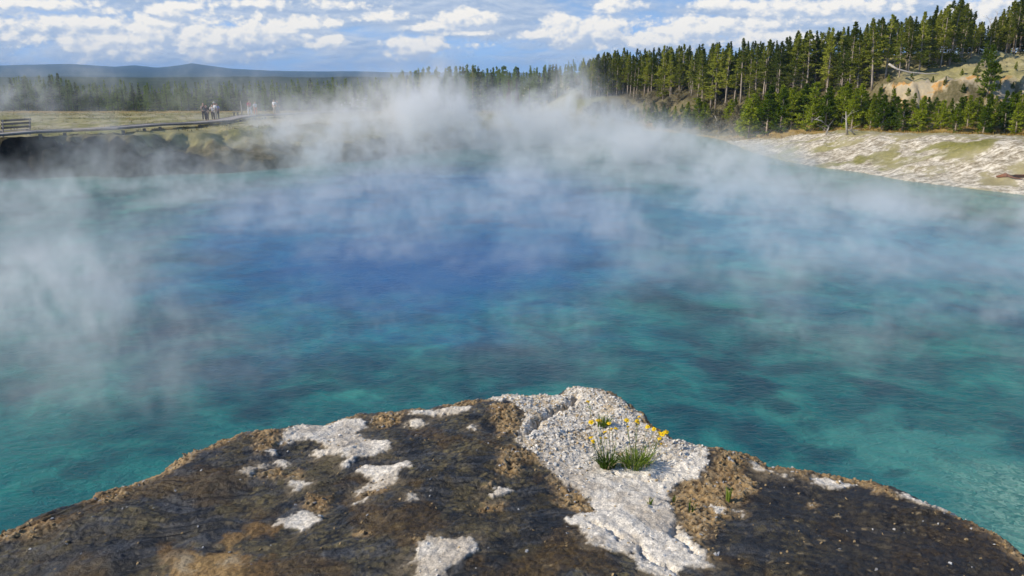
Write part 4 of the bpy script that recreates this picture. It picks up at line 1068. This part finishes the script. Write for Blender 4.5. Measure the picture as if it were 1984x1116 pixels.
def person(px, py, h, rz, label, shirt, legs, hair, hat=None, arms='down', shorts=False, stride=0.0):
    b = hit(px, py, .43); o = empty('person', tuple(b), rz); o.scale = (h / 1.75,) * 3; tag(o, label, 'person')
    s = stride
    J = [(0, 0, .95), (0, 0, 1.15), (0, -.01, 1.36), (0, 0, 1.48), (0, -.02, 1.56), (0, -.03, 1.66), (0, -.01, 1.73),
         (.10, 0, .88), (.11, -s, .50), (.12, -s * .6, .09), (.13, -s * .6 - .15, .05), (-.10, 0, .88), (-.11, s * .6, .50), (-.12, s, .09), (-.13, s - .15, .05)]
    E = [(0, 1), (1, 2), (2, 3), (3, 4), (4, 5), (5, 6), (0, 7), (7, 8), (8, 9), (9, 10), (0, 11), (11, 12), (12, 13), (13, 14)]
    Rr = [.14, .13, .15, .06, .09, .10, .07, .09, .06, .045, .045, .09, .06, .045, .045]
    arm = {'down': [(.19, 0, 1.41), (.25, .02, 1.14), (.24, -.08, .90), (.235, -.10, .82)], 'up': [(.19, 0, 1.41), (.26, -.10, 1.18), (.10, -.30, 1.44), (.06, -.34, 1.52)]}[arms]
    for sg in (1, -1):
        k = len(J); J += [(p[0] * sg, p[1], p[2]) for p in arm]; E += [(2, k), (k, k + 1), (k + 1, k + 2), (k + 2, k + 3)]; Rr += [.062, .048, .038, .036]
    link('body', skin_mesh('body', J, E, Rr), M_SKIN, o)
    sj = [J[0], J[1], J[2], (0, 0, 1.45)]; se = [(0, 1), (1, 2), (2, 3)]; sr = [.165, .16, .175, .085]
    for sg in (1, -1):
        k = len(sj); sj += [(arm[0][0] * sg, arm[0][1], arm[0][2]), (arm[1][0] * sg, arm[1][1], arm[1][2])]; se += [(2, k), (k, k + 1)]; sr += [.085, .068]
    link('shirt', skin_mesh('shirt', sj, se, sr), shirt, o)
    lj = [(0, 0, .98)]; le = []; lr = [.16]
    for k0 in (7, 11):
        k = len(lj); lj += [J[k0], J[k0 + 1]]; le += [(0, k), (k, k + 1)]; lr += [.115, .085]
        if not shorts: lj.append(J[k0 + 2]); le.append((k + 1, k + 2)); lr.append(.062)
    link('shorts' if shorts else 'trousers', skin_mesh('legwear', lj, le, lr), legs, o)
    link('hair', skin_mesh('hair', [(0, .02, 1.62), (0, .01, 1.70), (0, -.01, 1.76)], [(0, 1), (1, 2)], [.10, .112, .075]), hair, o)
    if hat is not None:
        mb = MB(); mb.tube([(0, -.01, 1.71), (0, -.01, 1.725)], [.20, .19], 14); mb.tube([(0, -.01, 1.722), (0, -.01, 1.80), (0, -.01, 1.83)], [.115, .105, .06], 12); mb.build('hat', hat, o)


c_dark, c_grey, c_white, c_pale = cloth('dark_cloth', (.03, .03, .045)), cloth('grey_cloth', (.16, .17, .19)), cloth('white_cloth', (.80, .80, .82)), cloth('beige_cloth', (.50, .44, .36))
c_lav, c_red, c_or, c_hat = cloth('lavender_cloth', (.34, .34, .62)), cloth('red_cloth', (.62, .05, .09)), cloth('orange_cloth', (.72, .16, .04)), cloth('straw_hat', (.55, .53, .45))
h_dark, h_br = cloth('dark_hair', (.03, .022, .018)), cloth('brown_hair', (.12, .07, .04))
person(396.5, 235.0, 1.78, R(25), 'visitor in grey shirt raising both hands to the face, dark trousers', c_grey, c_dark, h_br, arms='up')
person(402.5, 235.0, 1.62, R(-30), 'visitor in dark navy clothes beside the grey shirted one', c_dark, c_dark, h_dark)
person(413.5, 233.4, 1.66, R(10), 'visitor in white top and black trousers with raised arms', c_white, c_dark, h_dark, arms='up', stride=.12)
person(418.0, 233.0, 1.84, R(-20), 'visitor in wide brimmed hat, white shirt and beige trousers', c_white, c_pale, h_br, hat=c_hat)
person(422.3, 232.6, 1.74, R(15), 'visitor in lavender shirt and dark trousers next to the hat', c_lav, c_dark, h_dark)
person(484.4, 224.6, 1.74, R(60), 'visitor in red shirt and light trousers further along the boardwalk', c_red, c_white, h_br, stride=.15)
person(495.6, 223.4, 1.62, R(50), 'visitor in white shirt and orange red trousers behind the red shirt', c_white, c_or, h_dark, stride=.12)
person(532.6, 221.6, 1.76, R(-20), 'visitor in pale shirt half hidden by steam', c_white, c_pale, h_br)
person(538.8, 221.6, 1.70, R(20), 'visitor in grey clothes half hidden by steam beside pale shirt', c_grey, c_grey, h_dark)


# vehicles parked far beyond the meadow
M_PAINT = plain('white_paint', (.82, .82, .82), .35, .05); M_SILVER = plain('silver_paint', (.55, .57, .58), .35, .08); M_GLASS = plain('dark_glass', (.03, .04, .05), .15, .1, spec=.6); M_TYRE = plain('tyre', (.03, .03, .03), .9, .2)


def vehicle(px, py, rz, L_, H_, prof, name, label, cat, paint):
    b = hit(px, py, 0, 60, 420); o = empty(name, tuple(b), rz); tag(o, label, cat); wd = 1.85 if L_ < 6 else 2.4
    mb = MB(); n = len(prof)
    for sg in (-1, 1):
        for (u, v) in prof: mb.v.append(((u - .5) * L_, sg * wd / 2 * (1 - .12 * max(0, v - .55)), .35 + v * (H_ - .35)))
    for k in range(n): k2 = (k + 1) % n; mb.q.append((k, k2, n + k2, n + k))
    cx = len(mb.v); mb.v += [(0, -wd / 2, .35 + .4 * (H_ - .35)), (0, wd / 2, .35 + .4 * (H_ - .35))]
    for k in range(n): k2 = (k + 1) % n; mb.t += [(cx, k2, k), (cx + 1, n + k, n + k2)]
    mb.build('body', paint, o, False)
    for sg in (-1, 1):
        for u0, u1 in ((.30, .50), (.53, .74)):
            MB().box(((u0 + u1 - 1) / 2 * L_, sg * wd / 2 * .965, H_ * .74), ((u1 - u0) * L_, .05, H_ * .22)).build('window', M_GLASS, o, False)
        for u in (.2, .8): MB().tube([((u - .5) * L_, sg * (wd / 2 - .12), .34), ((u - .5) * L_, sg * (wd / 2 + .04), .34)], .34, 12).build('wheel', M_TYRE, o)


CAR = [(0, .05), (0, .5), (.06, .58), (.18, .95), (.28, 1.0), (.62, 1.0), (.78, .60), (.97, .48), (1, .3), (1, .05)]; VAN = [(0, .05), (0, .93), (.04, 1), (.78, 1), (.88, .62), (.98, .5), (1, .3), (1, .05)]
vehicle(677, 212, R(80), 4.5, 1.6, CAR, 'parked_car', 'small white car parked alone far across the meadow', 'car', M_PAINT)
vehicle(702, 212.5, R(70), 5.2, 2.4, VAN, 'parked_van', 'bright white van parked far behind the rising steam', 'van', M_PAINT)
vehicle(735, 211.5, R(8), 7.5, 2.8, VAN, 'camper_van', 'long silver camper van dim behind the steam', 'van', M_SILVER)


# ------------------------------------------------------------------ steam: one drifting body of vapour held as a density grid
STEAM_MAT = None


def build_steam(B, lo, hi, res, near, label):
    """a body of vapour held as a density grid: puffs torn by noise over a thin layer creeping on the water"""
    global STEAM_MAT
    v = bpy.data.volumes.new('steam'); o = bpy.data.objects.new('steam', v); C.objects.link(o)
    if STEAM_MAT is None:
        m, t, out = mat('steam'); STEAM_MAT = m
        t.set(out, 'Volume', t.n('ShaderNodeVolumePrincipled', ins={'Color': (.965, .985, 1.0, 1), 'Density': 1.0, 'Anisotropy': 0.0}))
    m = STEAM_MAT; v.materials.append(m)
    ng = bpy.data.node_groups.new('steam_field', 'GeometryNodeTree')
    ng.interface.new_socket('Geometry', in_out='INPUT', socket_type='NodeSocketGeometry'); ng.interface.new_socket('Geometry', in_out='OUTPUT', socket_type='NodeSocketGeometry')
    T = NT(ng); go = T.n('NodeGroupOutput'); pos = T.n('GeometryNodeInputPosition').outputs[0]
    sp = T.n('ShaderNodeSeparateXYZ', ins={0: pos}); X, Y, Z = sp.outputs
    f = 2.3 if near else 1.0                                       # close to the camera the finer curls show
    warp = T.n('ShaderNodeTexNoise', ins={'Vector': pos, 'Scale': .11 * f, 'Detail': 2.0}).outputs['Color']
    amp = (4.2, 3.6, 1.8) if near else (9.0, 7.0, 4.0)
    wp = T.vm('ADD', pos, T.vm('MULTIPLY', T.vm('SUBTRACT', warp, (.5, .5, .5)), amp))
    nb = T.noise(T.vm('MULTIPLY', wp, (1, .9, .8)), .16 * f, 6, .62, .4)
    nf = T.noise(T.vm('MULTIPLY', wp, (1, .9, .7)), .62 * f, 5, .68, .5)
    tex = T.m('ADD', T.m('MULTIPLY', nb, .68), T.m('MULTIPLY', nf, .32))
    rg = T.noise(T.vm('MULTIPLY', wp, (1, .9, .62)), .34 * f, 5, .62, 1.3); rg2 = T.noise(T.vm('MULTIPLY', pos, (1, .9, .6)), .9 * f, 4, .65, 1.0)
    fil = T.rng(T.m('ADD', T.m('ABSOLUTE', T.m('SUBTRACT', rg, .5)), T.m('MULTIPLY', T.m('ABSOLUTE', T.m('SUBTRACT', rg2, .5)), .45)), .12, .0)       # torn, curling filaments
    puff = T.m('MULTIPLY', T.rng(tex, .44, .57), T.m('ADD', .30, T.m('MULTIPLY', fil, 1.45)))
    wisp = T.m('MULTIPLY', T.rng(tex, .48, .61), T.m('ADD', .12, T.m('MULTIPLY', fil, 1.6)))
    acc = None
    for (px, py, yy, rx, ry, rz, a) in B:
        c = PD(px, py, yy); c[2] = max(c[2], .3)
        d = T.vm('MULTIPLY', T.vm('SUBTRACT', wp, tuple(c)), (1 / rx, 1 / ry, 1 / rz))
        e = T.m('MULTIPLY', T.m('POWER', 2.718, T.m('MULTIPLY', T.vm('DOT_PRODUCT', d, d), -1.0)), a)
        acc = e if acc is None else T.m('ADD', acc, e)
    low = T.m('MULTIPLY', T.m('POWER', 2.718, T.m('MULTIPLY', Z, -.75)), T.m('MULTIPLY', T.rng(Y, 10, 34), T.rng(Y, 30, 24) if near else T.rng(Y, 24, 30)))
    inx = T.m('MULTIPLY', T.rng(X, -50, -40), T.rng(X, 42, 34)); low = T.m('MULTIPLY', T.m('MULTIPLY', low, inx), T.rng(Y, 118, 100))
    dens = T.m('ADD', T.m('MULTIPLY', acc, T.m('MULTIPLY', puff, 2.1)), T.m('MULTIPLY', low, T.m('MULTIPLY', wisp, .12)))
    dens = T.m('MAXIMUM', T.m('SUBTRACT', dens, .005), 0.0)
    top = hi[2]
    dens = T.m('MULTIPLY', dens, T.m('MULTIPLY', T.rng(Z, top - .1, top - (1.5 if near else 3.4)), T.m('MULTIPLY', T.rng(Y, lo[1] + .2, lo[1] + 3), T.rng(Y, hi[1] - .2, hi[1] - 3))))
    if near: dens = T.m('MULTIPLY', dens, T.m('MULTIPLY', T.rng(X, lo[0] + .2, lo[0] + 3), T.rng(X, hi[0] - .2, hi[0] - 3)))
    vc = T.n('GeometryNodeVolumeCube', ins={'Density': dens, 'Min': lo, 'Max': hi, 'Resolution X': res[0], 'Resolution Y': res[1], 'Resolution Z': res[2]})
    sm = T.n('GeometryNodeSetMaterial', ins={0: vc.outputs[0], 'Material': m}); T.set(go, 0, sm.outputs[0])
    o.modifiers.new('steam', 'NODES').node_group = ng
    tag(o, label, 'steam', kind='stuff')


BLOBS = [(600, 262, 80, 9, 8, 2.2, .11), (720, 250, 88, 9, 9, 2.8, .12), (840, 235, 95, 9, 10, 3.4, .11), (960, 240, 100, 9, 10, 3.2, .12), (1080, 245, 102, 9, 9, 3.2, .12), (1180, 262, 95, 8, 8, 2.3, .10), (1290, 285, 80, 7, 7, 1.8, .12), (1170, 300, 75, 8, 6, 1.9, .12), (1420, 300, 74, 5, 5, 1.2, .08),
    (860, 180, 98, 4.2, 5, 3.6, .095), (905, 215, 96, 5, 6, 3, .07), (1085, 185, 106, 4.6, 5, 3.8, .095), (700, 200, 98, 8, 6, 2.6, .03), (560, 195, 90, 7, 6, 2.6, .025), (450, 175, 82, 5, 5, 2.6, .030), (780, 165, 100, 7, 6, 2.2, .022), (1180, 215, 110, 5, 5, 2.4, .03),
    (340, 180, 80, 4, 4, 3.0, .008), (185, 185, 72, 1.9, 3.5, 2.8, .05), (40, 168, 66, 2.4, 4, 1.8, .06), (10, 190, 66, 2.0, 4, 2.0, .05), 
    (540, 288, 70, 6, 6, 2.0, .07), (420, 322, 60, 5, 5, 1.2, .04), (300, 318, 58, 2.6, 4, 2.2, .055), (150, 290, 60, 2.6, 3.5, 2.4, .055), (60, 345, 56, 4, 5, 1.0, .045), (230, 260, 66, 4, 4, 1.4, .025), (640, 300, 70, 7, 5, 1.5, .10),
    (100, 385, 50, 7, 5, 1.3, .075), (-30, 420, 45, 5, 5, 1.6, .06), (330, 372, 54, 7, 4, .9, .07), (560, 360, 54, 5, 5, 1.4, .05), (700, 375, 50, 4, 5, 1.4, .04), (900, 360, 56, 5, 6, 1.5, .035), (850, 425, 42, 3.4, 4, 1.2, .035), (1000, 420, 44, 3.6, 4, 1.4, .04), (620, 440, 38, 3, 4, 1.0, .03),
    (1380, 330, 62, 6, 6, 2.0, .11), (1360, 400, 46, 4.4, 5, 1.7, .13), (1470, 380, 50, 5, 5, 1.5, .05), (1290, 450, 38, 3.2, 4, 1.3, .05), (1560, 350, 60, 6, 5, 1.0, .07), (1720, 410, 48, 6, 5, 1.0, .10), (1860, 400, 48, 6, 4, 1.0, .11), (1960, 430, 43, 5, 4, 1.2, .10), (1660, 450, 40, 4, 4, 1.1, .085), (1560, 500, 34, 3, 3, 1.0, .06), (1230, 530, 29, 2.4, 3, .9, .05), (1800, 520, 32, 4, 3.5, .9, .075), (1940, 600, 25, 3, 3, .8, .07), (1620, 620, 25, 2.5, 2.5, .8, .06), (1780, 680, 21, 2, 2, .6, .05),
    (130, 560, 24, 2.2, 2.6, 1.5, .27), (40, 600, 22, 1.8, 2.4, 1.2, .12), (215, 640, 20, 1.4, 2, .9, .16), (150, 700, 17, 1.9, 2.2, .8, .07), (330, 710, 17, 1.7, 2, .7, .07), (60, 780, 15, 1.8, 2, .6, .03), (290, 780, 15, 1.6, 1.7, .5, .03), (450, 640, 20, 1.8, 2, .7, .035), (1120, 660, 20, 1.4, 2, .9, .035), (940, 640, 22, 1.4, 2, .7, .02), (100, 480, 34, 3, 3, 1.2, .05), (620, 560, 27, 2, 3, .8, .02), (480, 420, 42, 5, 5, 1.1, .04), (760, 470, 36, 3, 3, .8, .022), (950, 500, 33, 3, 3, .8, .022), (1120, 440, 40, 4, 4, 1.2, .045), (1420, 560, 29, 3, 3, .8, .04), (1600, 560, 28, 3, 3, .7, .035), (300, 500, 33, 4, 4, 1.0, .05), (1050, 340, 60, 7, 6, 1.3, .05)]


build_steam([b for b in BLOBS if b[2] >= 28], (-58, 20, .02), (52, 140, 13), (400, 420, 62), False, 'white steam banks and plumes drifting off the far half of the pool')
build_steam([b for b in BLOBS if b[2] < 28], (-24, 9, .02), (22, 36, 6.0), (380, 225, 50), True, 'thin torn steam veils over the near water left of the ledge')


# ------------------------------------------------------------------ haze: the air that turns the hills blue
def build_haze():
    mb = MB(); mb.box((0, 4250, 57), (19000, 9500, 146)); m, t, out = mat('haze')
    t.set(out, 'Volume', t.n('ShaderNodeVolumePrincipled', ins={'Color': (.38, .62, 1.0, 1), 'Density': 1.3e-4, 'Anisotropy': 0.0}))
    tag(mb.build('haze', m, None, False), 'pale blue summer haze between the meadow and the hills', 'haze', kind='stuff')


build_haze()
